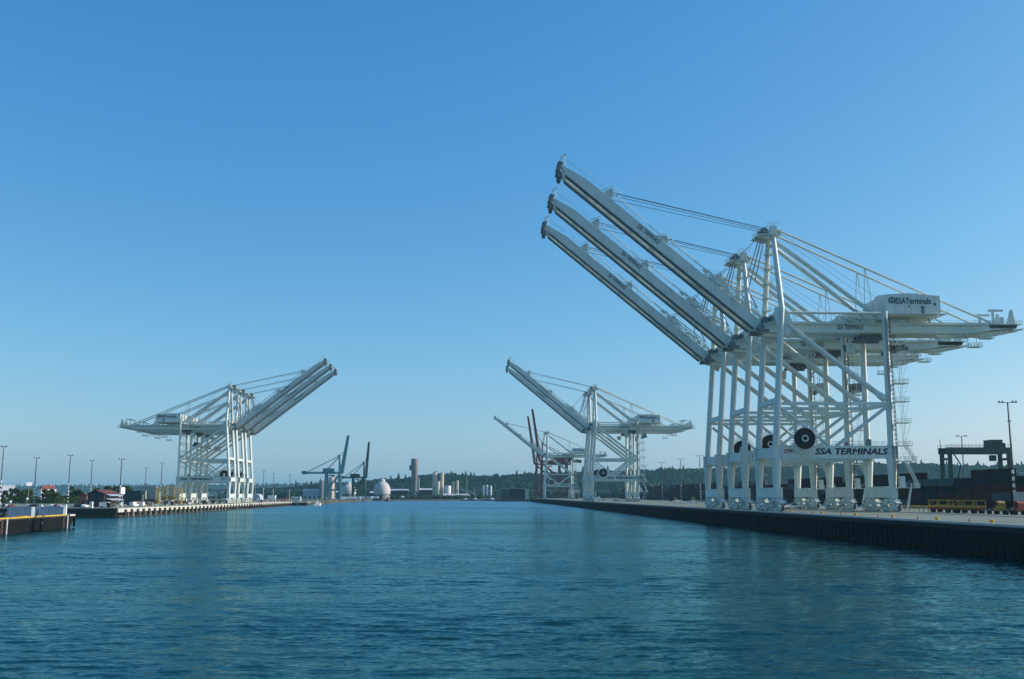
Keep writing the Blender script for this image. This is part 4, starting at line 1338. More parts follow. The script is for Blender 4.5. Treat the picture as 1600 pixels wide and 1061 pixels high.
# ------------------------------------------------------------------ left pier: bollards, boxes, sheds, stacks
bl = thing('mooring_bollard', 'pale yellow mooring bollard on the left pier edge', 'bollard', group='bollards on the left pier edge')
MB().lathe([(.42, 0), (.42, .12), (.28, .2), (.26, .6), (.44, .72), (.46, .9), (.3, 1.0)], 14).build('post', mat('faded_yellow', (0.55, 0.50, 0.30), 0.7, 0.2, 1.0), bl)
MB().box(-.55, .55, -.55, .55, 0, .07).build('base_plate', GEAR, bl)
first = True
for k in range(26):
    o = bl if first else copy_tree(bl)
    first = False
    o.location = LP(-2.7, -207 + k * 16, 0)
    o['label'] = 'faded yellow bollard on the left pier edge, ' + ORD[k] + ' from its near corner'
    o.scale = (1.1, 1.1, 1.1)
def block(name, loc, rz, size, m, lab, cat, group=None):
    """cast block with chamfered edges, lifting hooks and a foot"""
    T = thing(name, lab, cat, loc, rz, group)
    x, y, z = size
    MB().extr([(-x, .1), (x, .1), (x, z - .15), (x - .15, z), (-x + .15, z), (-x, z - .15)], -y, y).build('body', m, T)
    MB().box(-x - .08, x + .08, -y - .08, y + .08, 0, .12).build('foot', CONC_L, T)
    MB().tube((-x * .4, 0, z), (x * .4, 0, z + .12), .04, 6).build('lifting_eye', STEEL, T)
    return T
block('concrete_marker', LP(7.8, -212, 0), ROT_L, (.55, .55, 2.6), WHITE, 'tall white marker block on the black end wall', 'marker')
block('concrete_marker', LP(-1.4, -205, 0), ROT_L, (.5, .5, 2.2), WHITE, 'white marker block at the corner of the left pier', 'marker')
T = thing('gangway_post', 'leaning yellow gangway post at the corner of the left pier', 'post', LP(-2.5, -213, 0), ROT_L)
MB().tube((.6, 0, 0), (-.6, 0, 2.2), .16, 8).build('post', YEL, T)
MB().box(.2, 1.0, -.4, .4, 0, .1).build('base_plate', STEEL, T)

# dark gabled shed
sh = thing('gabled_shed', 'dark gabled waterfront shed with red-brown roof on the left', 'shed', (-184.2, 446, LZ), ROT_L)
MB().extr([(-3.6, 0), (3.6, 0), (3.6, 5.8), (0, 7.4), (-3.6, 5.8)], 0, 19).build('wall', DARKWALL, sh)
for s in (-1, 1):
    MB().bar((s * 4.1, -.6, 5.62), (0, -.6, 7.56), .0, .0) if False else None
    MB().add([(s * 4.2, -.7, 5.6), (0, -.7, 7.5), (0, 19.6, 7.5), (s * 4.2, 19.6, 5.6), (s * 4.2, -.7, 5.8), (0, -.7, 7.72), (0, 19.6, 7.72), (s * 4.2, 19.6, 5.8)],
             [(0, 1, 2, 3), (7, 6, 5, 4), (0, 4, 5, 1), (1, 5, 6, 2), (2, 6, 7, 3), (3, 7, 4, 0)]).build('roof_slope', mat('dark_red_roof', (0.10, 0.035, 0.028), 0.8, 0.3, 0.5), sh, False)
MB().box(-1.6, 1.6, -.09, -.01, 0, 3.6).build('door', BLACKP, sh)
for k in range(5):
    wn = MB().box(3.61, 3.68, 2 + k * 3.4, 4 + k * 3.4, 2.4, 4.2).build('window', GLASS, sh)
    MB().box(3.62, 3.75, 1.9 + k * 3.4, 4.1 + k * 3.4, 2.25, 2.4).build('sill', WHITE, wn)
for z, d in ((4.9, 2.4), (3.0, 2.9)):
    MB().add([(3.7, 1, z + .7), (3.7, 18, z + .7), (3.7 + d, 18, z), (3.7 + d, 1, z), (3.7, 1, z + .85), (3.7, 18, z + .85), (3.7 + d, 18, z + .15), (3.7 + d, 1, z + .15)],
             [(3, 2, 1, 0), (4, 5, 6, 7), (0, 1, 5, 4), (1, 2, 6, 5), (2, 3, 7, 6), (3, 0, 4, 7)]).build('awning', BOXM['pale blue'], sh, False)
T = thing('brick_annex', 'small orange-red annex left of the dark gabled shed', 'hut', (-196.5, 462, LZ), ROT_L)
MB().box(-1.6, 1.6, 0, 6, 0, 5.2).build('wall', mat('terracotta_wall', (0.42, 0.15, 0.09), 0.8, 0.15, 0.6), T, False)
MB().extr([(-2, 5.2), (2, 5.2), (0, 6.2)], -.3, 6.3).build('roof', ROOF_R, T)
MB().box(-.5, .5, -.06, 0, 0, 2.2).build('door', BLACKP, T)

def van(loc, rz, lab):
    T = thing('white_van', lab, 'van', loc, rz, 'vans by the shed')
    MB().extr([(-2.6, .4), (2.5, .4), (2.6, 1.1), (1.9, 1.3), (1.2, 2.2), (-2.6, 2.25)], -.95, .95).build('body', WHITE, T)
    MB().extr([(1.75, 1.32), (1.2, 2.05), (.4, 2.05), (.4, 1.32)], -.97, .97).build('window', GLASS, T)
    for x in (-1.7, 1.7):
        for y in (-.85, .85):
            MB().tube((x, y - .12, .36), (x, y + .12, .36), .36, 12).build('wheel', RUBBER, T)
    return T
van(LP(4, -170, 0), ROT_L + R(80), 'white van parked in front of the awnings of the gabled shed')
van(LP(3.5, -160, 0), ROT_L + R(95), 'white van parked behind another beside the gabled shed')
van(LP(9.5, -190, 0), ROT_L + R(5), 'white van parked in shade before the dark gable')

# pale billboards on posts
def billboard(loc, rz, w_, h_, z, lab):
    T = thing('billboard', lab, 'billboard', loc, rz, 'white billboards')
    MB().extr([(-w_ / 2 + .2, z), (w_ / 2 - .2, z), (w_ / 2, z + .3), (w_ / 2, z + h_ - .3), (w_ / 2 - .2, z + h_), (-w_ / 2 + .2, z + h_), (-w_ / 2, z + h_ - .3), (-w_ / 2, z + .3)], -.35, .35).build('panel', WHITE, T)
    MB().tube((0, 0, 0), (0, 0, z), .22, 10).build('post', STEEL, T)
    MB().box(-.5, .5, -.5, .5, 0, .3).build('footing', CONC_L, T)
    return T
billboard((-196.5, 508, LZ), R(68), 2.8, 3.3, 5.8, 'white rounded billboard on a post beside the pier-corner mast')
billboard((-336, 700, LZ), R(40), 3.6, 2.4, 11.6, 'white square billboard high above the blue-grey office')

# dark teal container block, long sides to the camera, sunlit ends to the water
for row in range(5):
    for lv in range(3):
        k = 'dark teal' if row == 0 else cr.choice(('dark teal', 'pale green', 'slate grey', 'dark green'))
        pos = ('bottom', 'middle', 'top')[lv]
        if row == 0:
            container(C40[k], (-226.5, 600, LZ + lv * 2.6), ROT_L + R(90), pos + ' dark teal container of the block front behind the left pier mast', 'containers on the left pier')
        else:
            container(C40[k], (-226.5 - row * .14, 600 + row * 2.6, LZ + lv * 2.6), ROT_L + R(90), k + ' container, ' + pos + ' layer of the ' + ORD[row] + ' row in the dark teal block', 'containers on the left pier')
for row in range(4):
    for lv in range(4):
        k = cr.choice(('pale green', 'pale green', 'pale grey', 'dark green'))
        container(C40[k], (-225.5 - row * .14, 622 + row * 2.6, LZ + lv * 2.6), ROT_L + R(90), k + ' container, ' + LAYER[lv] + ' layer, ' + ORD[row] + ' row of the four-high stack by the yellow racks', 'containers on the left pier')
# yellow frame racks
for i, (x, y, h) in enumerate(((-212, 603, 9.6), (-208.4, 606, 10.4), (-204.8, 609, 10.4), (-201.6, 612, 9.8))):
    T = thing('yellow_rack', ('leftmost', 'second from left', 'third from left', 'rightmost')[i] + ' yellow steel rack tower beside the left cranes', 'rack', (x, y, LZ), ROT_L, 'yellow rack towers')
    for px in (-1.0, 1.0):
        for py in (-1.6, 1.6):
            MB().box(px - .16, px + .16, py - .16, py + .16, 0, h).build('post', YEL, T)
    for k in range(6):
        z = .5 + k * (h - 1) / 5
        MB().box(-1.1, 1.1, -1.75, -1.45, z, z + .32).build('front_beam', YEL, T)
        MB().box(-1.1, 1.1, 1.45, 1.75, z, z + .32).build('back_beam', YEL_D, T)
        MB().box(.84, 1.16, -1.44, 1.44, z + .02, z + .3).box(-1.16, -.84, -1.44, 1.44, z + .02, z + .3).build('side_beam', YEL_D, T)
    MB().box(-1.3, 1.3, -1.9, 1.9, 0, .3).build('base', YEL, T)

# white house with red roof
T = thing('white_house', 'white house with red hipped roof above the trees on the left', 'house', (-369, 800, LZ), R(38))
MB().box(-5.6, 5.6, -4, 4, 0, 10.2).build('wall', WHITE, T, False)
MB().add([(-6.2, -4.6, 10.2), (6.2, -4.6, 10.2), (6.2, 4.6, 10.2), (-6.2, 4.6, 10.2), (-3.4, 0, 12.9), (3.4, 0, 12.9)],
         [(0, 1, 5, 4), (2, 3, 4, 5), (1, 2, 5), (3, 0, 4), (3, 2, 1, 0)]).build('roof', ROOF_R, T, False)
for x in (-4, -1.4, 1.2, 3.8):
    for z in (3.2, 6.6):
        wn = MB().box(x - .5, x + .5, -4.05, -4.0, z, z + 1.6).build('window', GLASS, T)
        MB().box(x - .65, x + .65, -4.12, -4.04, z - .15, z).build('sill', WHITE, wn)
for y in (-2, 1.4):
    for z in (3.2, 6.6):
        wn = MB().box(5.6, 5.65, y - .5, y + .5, z, z + 1.6).build('window', GLASS, T)
        MB().box(5.61, 5.72, y - .65, y + .65, z - .15, z).build('sill', WHITE, wn)
MB().box(2.2, 3.0, .8, 1.6, 11, 13.6).build('chimney', WHITE, T)
# blue-grey office block
T = thing('office_block', 'blue-grey office block with dark window bands at the left picture edge', 'office', (-474, 900, LZ), R(-8))
MB().box(-26, 26, -9, 9, 0, 13.2).build('wall', OFFICE, T, False)
MB().box(-26.4, 26.4, -9.4, 9.4, 13.2, 13.9).build('parapet', OFFICE, T, False)
MB().box(10, 14.5, -9.3, -9.02, 0, 14.6).build('stair_tower', DARKWALL, T, False)
for k in range(8):
    for z in (3.6, 8.0):
        x = -23 + k * 6.3
        if not 7 < x < 14:
            MB().box(x - 2.3, x + 2.3, -9.06, -9.0, z, z + 1.5).build('window', GLASS, T)
MB().box(-26.4, 4, -13, -9.02, 3.0, 3.3).build('canopy', WHITE, T)

# ------------------------------------------------------------------ trees on the left
def crown_mesh(name, r_, h_, n, seed, m, leaf=.55, conical=False):
    """leaf-sized faces spread in clumps through an uneven crown"""
    q = random.Random(seed)
    b = MB()
    clumps = []
    for i in range(16):
        t = q.random()
        a = q.uniform(0, 2 * math.pi)
        rr = r_ * (1 - t * .85 if conical else math.sqrt(max(0, 1 - (2 * t - 1) ** 2)) * .8 + .1) * q.uniform(.35, 1)
        clumps.append((rr * math.cos(a), rr * math.sin(a), h_ * t, r_ * q.uniform(.25, .5)))
    for i in range(n):
        c = q.choice(clumps)
        d = Vector((q.gauss(0, 1), q.gauss(0, 1), q.gauss(0, 1))).normalized() * c[3] * q.uniform(.5, 1.05)
        p = Vector(c[:3]) + d
        u = Vector((q.gauss(0, 1), q.gauss(0, 1), q.gauss(0, .7))).normalized()
        v_ = u.orthogonal().normalized()
        s_ = leaf * q.uniform(.5, 1.2)
        b.add([p - u * s_, p - v_ * s_ * .6, p + u * s_, p + v_ * s_ * .6], [(0, 1, 2, 3)])
    return b.mesh(name, m, False)
CROWNS = [crown_mesh('crown', 3.6, 5.6, 1500, 1, LEAF), crown_mesh('crown', 2.8, 6.4, 1300, 2, LEAF2), crown_mesh('crown', 4.2, 5.0, 1700, 3, LEAF), crown_mesh('crown', 2.2, 7.5, 1200, 4, LEAF, conical=True)]
def trunk_mesh(seed):
    q = random.Random(seed)
    b = MB().tube((0, 0, 0), (q.uniform(-.2, .2), q.uniform(-.2, .2), 3.2), .28, 8, .18)
    for k in range(5):
        a = k * 1.3 + q.random()
        b.tube((0, 0, 2 + k * .25), (1.6 * math.cos(a), 1.6 * math.sin(a), 4.2 + k * .3), .11, 6, .04)
    return b.mesh('trunk', BARK)
TRUNKS = [trunk_mesh(i) for i in range(3)]
tl = [(-335, 690, .9, 0), (-327, 705, 1.0, 1), (-346, 720, 1.1, 2), (-320, 700, .9, 2), (-312, 690, .85, 0), (-352, 700, .9, 1), (-308, 712, 1.0, 1), (-301, 700, .95, 2),
      (-340, 745, 1.1, 0), (-330, 755, 1.15, 3), (-296, 690, 1.0, 0), (-289, 720, 1.25, 1), (-292, 745, 1.45, 2), (-281, 735, 1.35, 0), (-276, 720, 1.2, 2), (-270, 705, 1.15, 3),
      (-268, 725, 1.2, 1), (-262, 712, 1.05, 0), (-356, 715, 1.0, 3), (-362, 735, 1.2, 0), (-318, 735, 1.1, 2), (-305, 740, 1.1, 1), (-365, 760, 1.2, 2)]
tl.sort(key=lambda p: p[0] / p[1])
for i, (x, y, s_, k) in enumerate(tl):
    T = thing('waterfront_tree', ('round dense green tree', 'olive green tree', 'broad spreading green tree', 'narrow pointed green tree')[k] + ', ' + ORD[i] + ' from the left in the belt behind the barge', 'tree', (x, y, LZ), rnd.uniform(0, 6), 'trees behind the left barge', (s_, s_, s_))
    put('trunk', TRUNKS[i % 3], T)
    put('crown', CROWNS[k], T, (0, 0, 2.2))

def shrub_blob(b, q, p, h_, r_):
    for i in range(60):
        d = Vector((q.gauss(0, 1), q.gauss(0, 1), abs(q.gauss(0, 1)))).normalized() * q.uniform(.6, 1.05)
        c = Vector((p[0] + d.x * r_, p[1] + d.y * r_, p[2] + d.z * h_))
        u = Vector((q.gauss(0, 1), q.gauss(0, 1), q.gauss(0, .7))).normalized()
        v_ = u.orthogonal().normalized()
        s_ = .55 * q.uniform(.5, 1.2)
        b.add([c - u * s_, c - v_ * s_ * .7, c + u * s_, c + v_ * s_ * .7], [(0, 1, 2, 3)])
sb = MB()
q = random.Random(77)
for i in range(190):
    y = q.uniform(600, 720)
    shrub_blob(sb, q, (-(.358 + q.random() * .17) * y, y, LZ), q.uniform(2.2, 5.2), q.uniform(1.6, 3.4))
struct('waterfront_shrubs', sb, LEAF, False, 'stuff')
# low clutter along the left quay: crates, drums, parked cars
def crate(loc, rz, sz, m, lab):
    T = thing('timber_crate', lab, 'crate', loc, rz, 'crates on the left pier')
    x, y, z = sz
    MB().box(-x + .06, x - .06, -y + .06, y - .06, .1, z - .05).build('panel', m, T, False)
    for sx in (-1, 1):
        for sy in (-1, 1):
            MB().box(sx * x - .09, sx * x + .09, sy * y - .09, sy * y + .09, 0, z).build('corner_post', m, T, False)
    MB().box(-x - .1, x + .1, -y - .1, y + .1, z, z + .1).build('lid', m, T, False)
CRM = [TIMBER, CONC_L, BOXM['dark green'], BOXM['pale grey'], ORANGE, GEAR]
q = random.Random(31)
WHERE = ['near the pier corner', 'beside the shed awnings', 'before the dark teal block', 'before the four-high stack', 'by the yellow racks', 'at the landside crane legs', 'between the crane legs', 'beyond the crane trio', 'near the blue shed', 'near the pier end']
for i in range(40):
    k = i // 4
    v = -195 + i * 9.6
    u = q.uniform(6, 11) if k in (0, 1) else q.uniform(9, 27)
    if -14 < v < 92:
        u = q.uniform(6, 24)
    sz = (q.uniform(.6, 1.6), q.uniform(.6, 1.8), q.uniform(.9, 2.4))
    crate(LP(u, v, 0), ROT_L + q.uniform(-.3, .3), sz, CRM[i % 6], ('tarred', 'pale concrete', 'dark green', 'pale grey', 'orange', 'greasy grey')[i % 6] + ' storage crate ' + WHERE[k] + ', ' + ORD[i % 4] + ' along the pier')
def car(loc, rz, m, lab):
    T = thing('parked_car', lab, 'car', loc, rz, 'cars parked on the left shore')
    MB().extr([(-2.1, .35), (2.1, .35), (2.15, .75), (1.2, .9), (.6, 1.42), (-1.1, 1.45), (-1.8, .95), (-2.1, .9)], -.85, .85).build('body', m, T)
    MB().extr([(1.05, .92), (.55, 1.36), (-1.0, 1.38), (-1.5, .95)], -.87, .87).build('window', GLASS, T)
    for x in (-1.3, 1.35):
        for y in (-.78, .78):
            MB().tube((x, y - .1, .32), (x, y + .1, .32), .32, 12).build('wheel', RUBBER, T)
CARM = [WHITE, BOXM['slate grey'], BLACKP, BOXM['pale grey'], REDP]
for i in range(12):
    car(LP(16 + i * 3.4, -196 + (i % 3) * 5, 0), ROT_L + R(84 + (i * 37) % 12), CARM[i % 5], ('white', 'slate grey', 'black', 'pale grey', 'dark red')[i % 5] + ' car, ' + ORD[i] + ' from the shed in the parking row behind the end wall')

# ------------------------------------------------------------------ barge at the left edge
BR = R(5.9)
bg_t = thing('barge', 'long dark barge with yellow rail moored at the left picture edge', 'barge', (-122.6, 277, 0), BR)
# local x to the left is negative, y along the barge (towards the camera negative)
MB().add([(-15, -120, -1), (0, -120, -1), (0, 4, -1), (-15, 4, -1), (-15.2, -120, 3.2), (.2, -120, 3.2), (.2, 8, 3.2), (-15.2, 8, 3.2)],
         [(3, 2, 1, 0), (4, 5, 6, 7), (0, 1, 5, 4), (1, 2, 6, 5), (2, 3, 7, 6), (3, 0, 4, 7)]).build('hull', HULL, bg_t, False)
MB().box(-15, .05, -120, 7.8, 3.21, 3.26).build('deck', mat('worn_deck', (0.12, 0.125, 0.11), 0.9, 0.3, 0.3), bg_t, False)
MB().tube((.35, -120, 3.62), (.35, 0.4, 3.62), .22, 10).build('yellow_rail', YEL, bg_t)
for k in range(14):
    MB().box(.15, .4, -115 + k * 8.8, -114.8 + k * 8.8, 3.1, 3.5).build('rail_bracket', YEL_D, bg_t)
for y in (.6, -41.5, -83):
    MB().tube((.62, y, -.6), (.62, y, 3.5), .24, 12).build('fender_pole', CONC_L, bg_t)
    MB().box(.21, .3, y - 2.6, y - .9, .1, 3.1).build('rust_panel', mat('rusty_plate', (0.03, 0.016, 0.011), 0.8, 0.3, 0.5), bg_t, False)
MB().box(-1.6, .8, 2.0, 6.6, 3.27, 3.75).build('mooring_pad', CONC_L, bg_t)
MB().tube((.3, 7.4, .3), (.3, 7.4, 3.0), .35, 10).build('bow_fender', RUBBER, bg_t)
MB().tube((.25, -17.5, 1.9), (.36, -17.5, 1.9), .28, 14).build('hull_mark', CONC_L, bg_t)
def barge_pt(x, y, z):
    c, s_ = math.cos(BR), math.sin(BR)
    return (-122.6 + x * c - y * s_, 277 + x * s_ + y * c, z)
container(C20['pale blue'], barge_pt(-4.2, 3.6, 3.28), BR + R(90), 'pale blue-grey container at the end of the barge, its white end in the sun', 'containers on the barge')
container(C20['pale grey'], barge_pt(-11.3, 3.9, 3.28), BR + R(90), 'pale grey container behind the first one on the barge', 'containers on the barge')
container(C20['pale blue'], barge_pt(-8.2, -9, 3.28), BR + R(90), 'pale blue-grey container nearer the camera on the barge', 'containers on the barge')
for i, (x, y, lab) in enumerate(((-1.2, 3.6, 'white upright standing for the sunlit end of the barge end container'), (-7.6, 3.3, 'white upright standing for the sunlit end of the pale grey barge container'), (-5.0, -37, 'white post on the barge at the left picture edge'))):
    T = thing('post_and_lit_end', lab, 'post', barge_pt(x, y, 3.27), BR, 'white posts on the barge')  # uprights at the container ends are painted-in sunlight, the edge one a real post
    MB().extr([(-.42, 0), (.42, 0), (.42, 2.9), (.3, 3.1), (-.3, 3.1), (-.42, 2.9)], -.35, .35).build('column', WHITE, T)
    MB().box(-.6, .6, -.5, .5, 0, .12).build('base', STEEL, T)
T = thing('life_raft', 'yellow life raft lying on the barge deck', 'life raft', barge_pt(-2.2, -24, 3.27), BR)
for k in range(16):
    t0, t1 = 2 * math.pi * k / 16, 2 * math.pi * (k + 1) / 16
    if k == 0:
        tor = MB()
    tor.tube((1.3 * math.cos(t0), 1.7 * math.sin(t0), .32), (1.3 * math.cos(t1), 1.7 * math.sin(t1), .32), .32, 8)
tor.build('tube', YEL, T)
MB().lathe([(1.2, .2), (1.2, .24)], 14).build('floor', RUBBER, T)
for i, (x, y, h) in enumerate(((-13, -4, 3.6), (-12, -16, 2.6), (-10.5, 1, 4.4))):
    T = thing('deck_lamp', ('deck lamp post with white globe rising behind the barge containers', 'short deck lamp post on the barge near its raft', 'taller lamp post at the far end of the barge')[i], 'lamp', barge_pt(x, y, 3.27), 0, 'lamps on the barge')
    MB().tube((0, 0, 0), (0, 0, h), .07, 8).build('post', STEEL, T)
    MB().lathe([(.05, h), (.28, h + .15), (.32, h + .35), (.2, h + .6), (.05, h + .66)], 12).build('globe', WHITE, T)
    MB().box(-.2, .2, -.2, .2, 0, .08).build('base', STEEL, T)
T = thing('mooring_winch', 'rusty mooring winch on the near part of the barge', 'winch', barge_pt(-5, -30, 3.27), BR)
MB().tube((-1, 0, .9), (1, 0, .9), .55, 14).build('drum', GEAR, T)
for x in (-1.1, 1.1):
    MB().tube((x - .06, 0, .9), (x + .06, 0, .9), .9, 16).build('flange', mat('rusty_plate', RUST), T)
    MB().box(x - .12, x + .12, -.8, .8, 0, .5).build('foot', GEAR, T)


# ------------------------------------------------------------------ end of the left pier and the far quay
T = thing('blue_shed', 'pale blue arched shed at the landside of the left crane trio', 'shed', (-205, 802, LZ), ROT_L)
pts = [(-4.4, 0), (4.4, 0)] + [(4.4 * math.cos(R(a)), 3.4 + 2.9 * math.sin(R(a))) for a in range(0, 181, 20)]
MB().extr(pts, 0, 14).build('shell', BOXM['pale blue'], T)
MB().box(1.6, 3.6, -.08, -.02, 0, 3.4).build('door', WHITE, T)
MB().box(-3.4, -1.4, -.08, -.02, 1.2, 2.6).build('window', GLASS, T)
T = thing('white_hopper', 'white hopper on splayed legs near the end of the left pier', 'hopper', (-192.5, 808, LZ), ROT_L)
MB().add([(-3, -2, 3), (3, -2, 3), (3, 2, 3), (-3, 2, 3), (-3, -2, 5), (3, -2, 5), (3, 2, 5), (-3, 2, 5), (-.6, -.6, .8), (.6, -.6, .8), (.6, .6, .8), (-.6, .6, .8)],
         [(4, 5, 6, 7), (0, 1, 5, 4), (1, 2, 6, 5), (2, 3, 7, 6), (3, 0, 4, 7), (8, 9, 1, 0), (9, 10, 2, 1), (10, 11, 3, 2), (11, 8, 0, 3), (11, 10, 9, 8)]).build('bin', WHITE, T, False)
for x in (-2.8, 2.8):
    for y in (-1.8, 1.8):
        MB().box(x - .18, x + .18, y - .18, y + .18, 0, 3.0).build('leg', WHITE, T)
T = thing('excavator', 'orange excavator working near the end of the left pier', 'excavator', (-184, 812, LZ), R(25))
MB().box(-1.3, 1.3, -1.1, 1.4, 1.0, 2.0).build('body', ORANGE, T)
MB().box(-1.2, -.1, -1.0, .2, 2.0, 3.1).build('cab', ORANGE, T)
MB().bar((.6, -.6, 1.8), (2.6, -.6, 4.0), .35, .45).bar((2.6, -.6, 4.0), (4.6, -.6, 1.6), .3, .35).build('arm', ORANGE, T)
MB().extr([(4.2, .7), (5.2, .6), (5.0, 1.6), (4.4, 1.7)], -1.0, -.2).build('bucket', GEAR, T)
for x in (-1.1, 1.1):
    MB().box(x - .35, x + .35, -1.9, 1.9, 0, .9).build('track', RUBBER, T)
T = thing('site_hut', 'white flat-roofed site hut on the end of the left pier', 'hut', (-177, 826, LZ), ROT_L)
MB().box(-3.8, 3.8, 0, 3, .2, 3.9).build('wall', WHITE, T, False)
MB().box(-4.0, 4.0, -.3, 3.3, 3.9, 4.15).build('roof', ROOF_P, T, False)
MB().box(-.5, .5, -.06, 0, .2, 2.5).build('door', GEAR, T)
for x in (-2.4, 2.2):
    MB().box(x - .7, x + .7, -.06, 0, 1.6, 2.8).build('window', GLASS, T)
# mooring float and small boat beyond the pier
T = thing('mooring_float', 'dark low mooring float beyond the end of the left pier', 'float', (-183, 866, 0), ROT_L)
MB().box(-9, 9, -6, 6, -.5, 2.4).build('pontoon', TIMBER, T, False)
MB().box(-9.2, 9.2, -6.2, 6.2, 2.4, 2.8).build('deck', CONC_CAP, T, False)
for x in (-8, 0, 8):
    MB().tube((x, -6.5, -1), (x, -6.5, 5.5), .3, 8).build('guide_pile', PILE_L, T)
def boat(loc, rz, L, lab, hullm, cabm, mast=4.0):
    T = thing('work_boat', lab, 'boat', loc, rz, 'small boats in the waterway')
    W2 = L * .16
    prof = [(-L / 2, 1.0), (L * .25, 1.0), (L * .42, .55), (L / 2, .05)]
    vs = []
    for x, k in prof:
        sheer = 1.3 + .9 * max(0, x / L) * 2
        vs += [(x, -W2 * k, sheer), (x, W2 * k, sheer), (x * .95, W2 * k * .75, -.3), (x * .95, -W2 * k * .75, -.3)]
    fs = []
    for i in range(3):
        a = i * 4
        fs += [(a, a + 4, a + 5, a + 1), (a + 1, a + 5, a + 6, a + 2), (a + 3, a + 7, a + 4, a), (a + 2, a + 6, a + 7, a + 3)]
    fs += [(0, 1, 2, 3), (15, 14, 13, 12)]
    MB().add(vs, fs).build('hull', hullm, T, False)
    c = MB().extr([(-L * .22, 1.35), (L * .18, 1.35), (L * .13, 3.4), (-L * .22, 3.4)], -W2 * .7, W2 * .7).extr([(-L * .08, 3.4), (L * .12, 3.4), (L * .08, 5.2), (-L * .08, 5.2)], -W2 * .55, W2 * .55).build('cabin', cabm, T)
    MB().extr([(-L * .06, 4.2), (L * .112, 4.2), (L * .095, 4.9), (-L * .06, 4.9)], -W2 * .57, W2 * .57).build('window', GLASS, c)
    MB().tube((-L * .02, 0, 5.2), (-L * .02, 0, 5.2 + mast), .1, 6).tube((-L * .02, -1, 5.2 + mast * .7), (-L * .02, 1, 5.2 + mast * .7), .06, 5).build('mast', STEEL, T)
    MB().rail([(L * .2, -W2 * .9, 1.7), (L * .44, 0, 2.2), (L * .2, W2 * .9, 1.7)], .9, 1.4, .04).build('bow_rail', WR, T)
    return T
boat((-166, 862, 0), R(20), 6, 'white boat moored at the float beyond the left pier', WHITE, WHITE, 2)
boat((-72, 1572, 0), R(8), 15, 'leftmost white work boat before the far bank', BLACKP, WHITE, 8)
boat((-58, 1574, 0), R(172), 14, 'white work boat with tall mast, second at the far bank', HULL, WHITE, 11)
boat((-44, 1574, 0), R(5), 11, 'small white boat, third at the far bank', HULL, CONC_L, 5)
boat((-32, 1576, 0), R(170), 16, 'white work boat nearest the dark warehouses at the far bank', HULL, WHITE, 6)
boat((-173, 1408, 0), R(75), 18, 'dark work boat with white bow below the big white dome', BLACKP, ROOF_R, 6)
# low far quay wall on the left with dark face
T = thing('far_quay_wall', 'low dark quay wall below the teal and green cranes', 'quay wall', LP(-2, 300, -LZ), ROT_L + R(.35))
for k in range(34):
    MB().box(.0, .5, k * 20, k * 20 + 19.8, -1.5, 2.6).build('wall_panel', TIMBER, T, False)
    MB().tube((.75, k * 20 + 6, -1.5), (.75, k * 20 + 6, 3.6), .35, 8).build('pile', PILE_L if k % 3 == 0 else TIMBER, T)
MB().box(-.6, .7, 0, 680, 2.62, 3.3).build('cap_beam', CONC, T, False)

# white trailers and small sheds along the far quay
for i in range(9):
    x, y = -195 + i * .6, 1180 + i * 34
    lab = 'small white trailer on the far quay, ' + ORD[i] + ' along it from the teal crane'
    T = thing('parked_trailer', lab, 'trailer', (x - rnd.uniform(0, 6), y, 3.2), ROT_L + R(90 + rnd.uniform(-10, 10)), 'white trailers on the far quay')
    MB().box(-1.2, 1.2, -4.5, 4.5, 1.1, 3.9).build('body', WHITE, T, False)
    for yy in (-3, 2.6, 3.6):
        MB().tube((-1.1, yy, .5), (1.1, yy, .5), .5, 10).build('axle', RUBBER, T)
for i in range(5):
    T = thing('parked_trailer', 'white trailer, ' + ORD[i] + ' in the row right of the big dome', 'trailer', (-192 + i * 6.2, 1598, 3.0), R(rnd.uniform(60, 120)), 'trailers right of the dome')
    MB().box(-1.2, 1.2, -2.6, 2.6, 1.1, 4.2).build('body', WHITE, T, False)
    for yy in (-1.8, 1.8):
        MB().tube((-1.1, yy, .5), (1.1, yy, .5), .5, 10).build('axle', RUBBER, T)

# ------------------------------------------------------------------ cement works and silos
def dome(loc, r_, z0, z1, lab):
    T = thing('storage_dome', lab, 'dome', loc, 0, 'white storage domes')
    pr = [(r_ * .96, z0)]
    for a in range(-15, 81, 8):
        pr.append((r_ * math.cos(R(a)), z0 + (z1 - z0) * (.2 + .8 * (math.sin(R(a)) / math.sin(R(80))))))
    MB().lathe(pr, 36).build('shell', DOMEM, T)
    MB().lathe([(r_ * .9, 0), (r_ * .9, z0)], 24).build('base_ring', TOWERM, T)
    zt = z1
    MB().lathe([(r_ * .34, zt - 1.2), (r_ * .34, zt + 2.2), (r_ * .3, zt + 2.8)], 18).build('cupola', DOMEM, T)
    MB().box(-2, 2, -r_ * .98, -r_ * .86, 0, z0 * .8).build('doorway', BLACKP, T)
    for k in range(2):
        MB().tube((-r_ * .95, -2 + k * 4, z0), (-r_ * .3, 0, zt + 1), .2, 6).build('cat_ladder', STEEL, T)
    return T
dome((-187.5, 1452, 3.2), 12.2, 7.0, 25.5, 'big white storage dome standing alone beside the waterway')
dome((-239, 1470, 3.2), 11.5, 7.0, 21.5, 'white storage dome half hidden by the dark green crane')
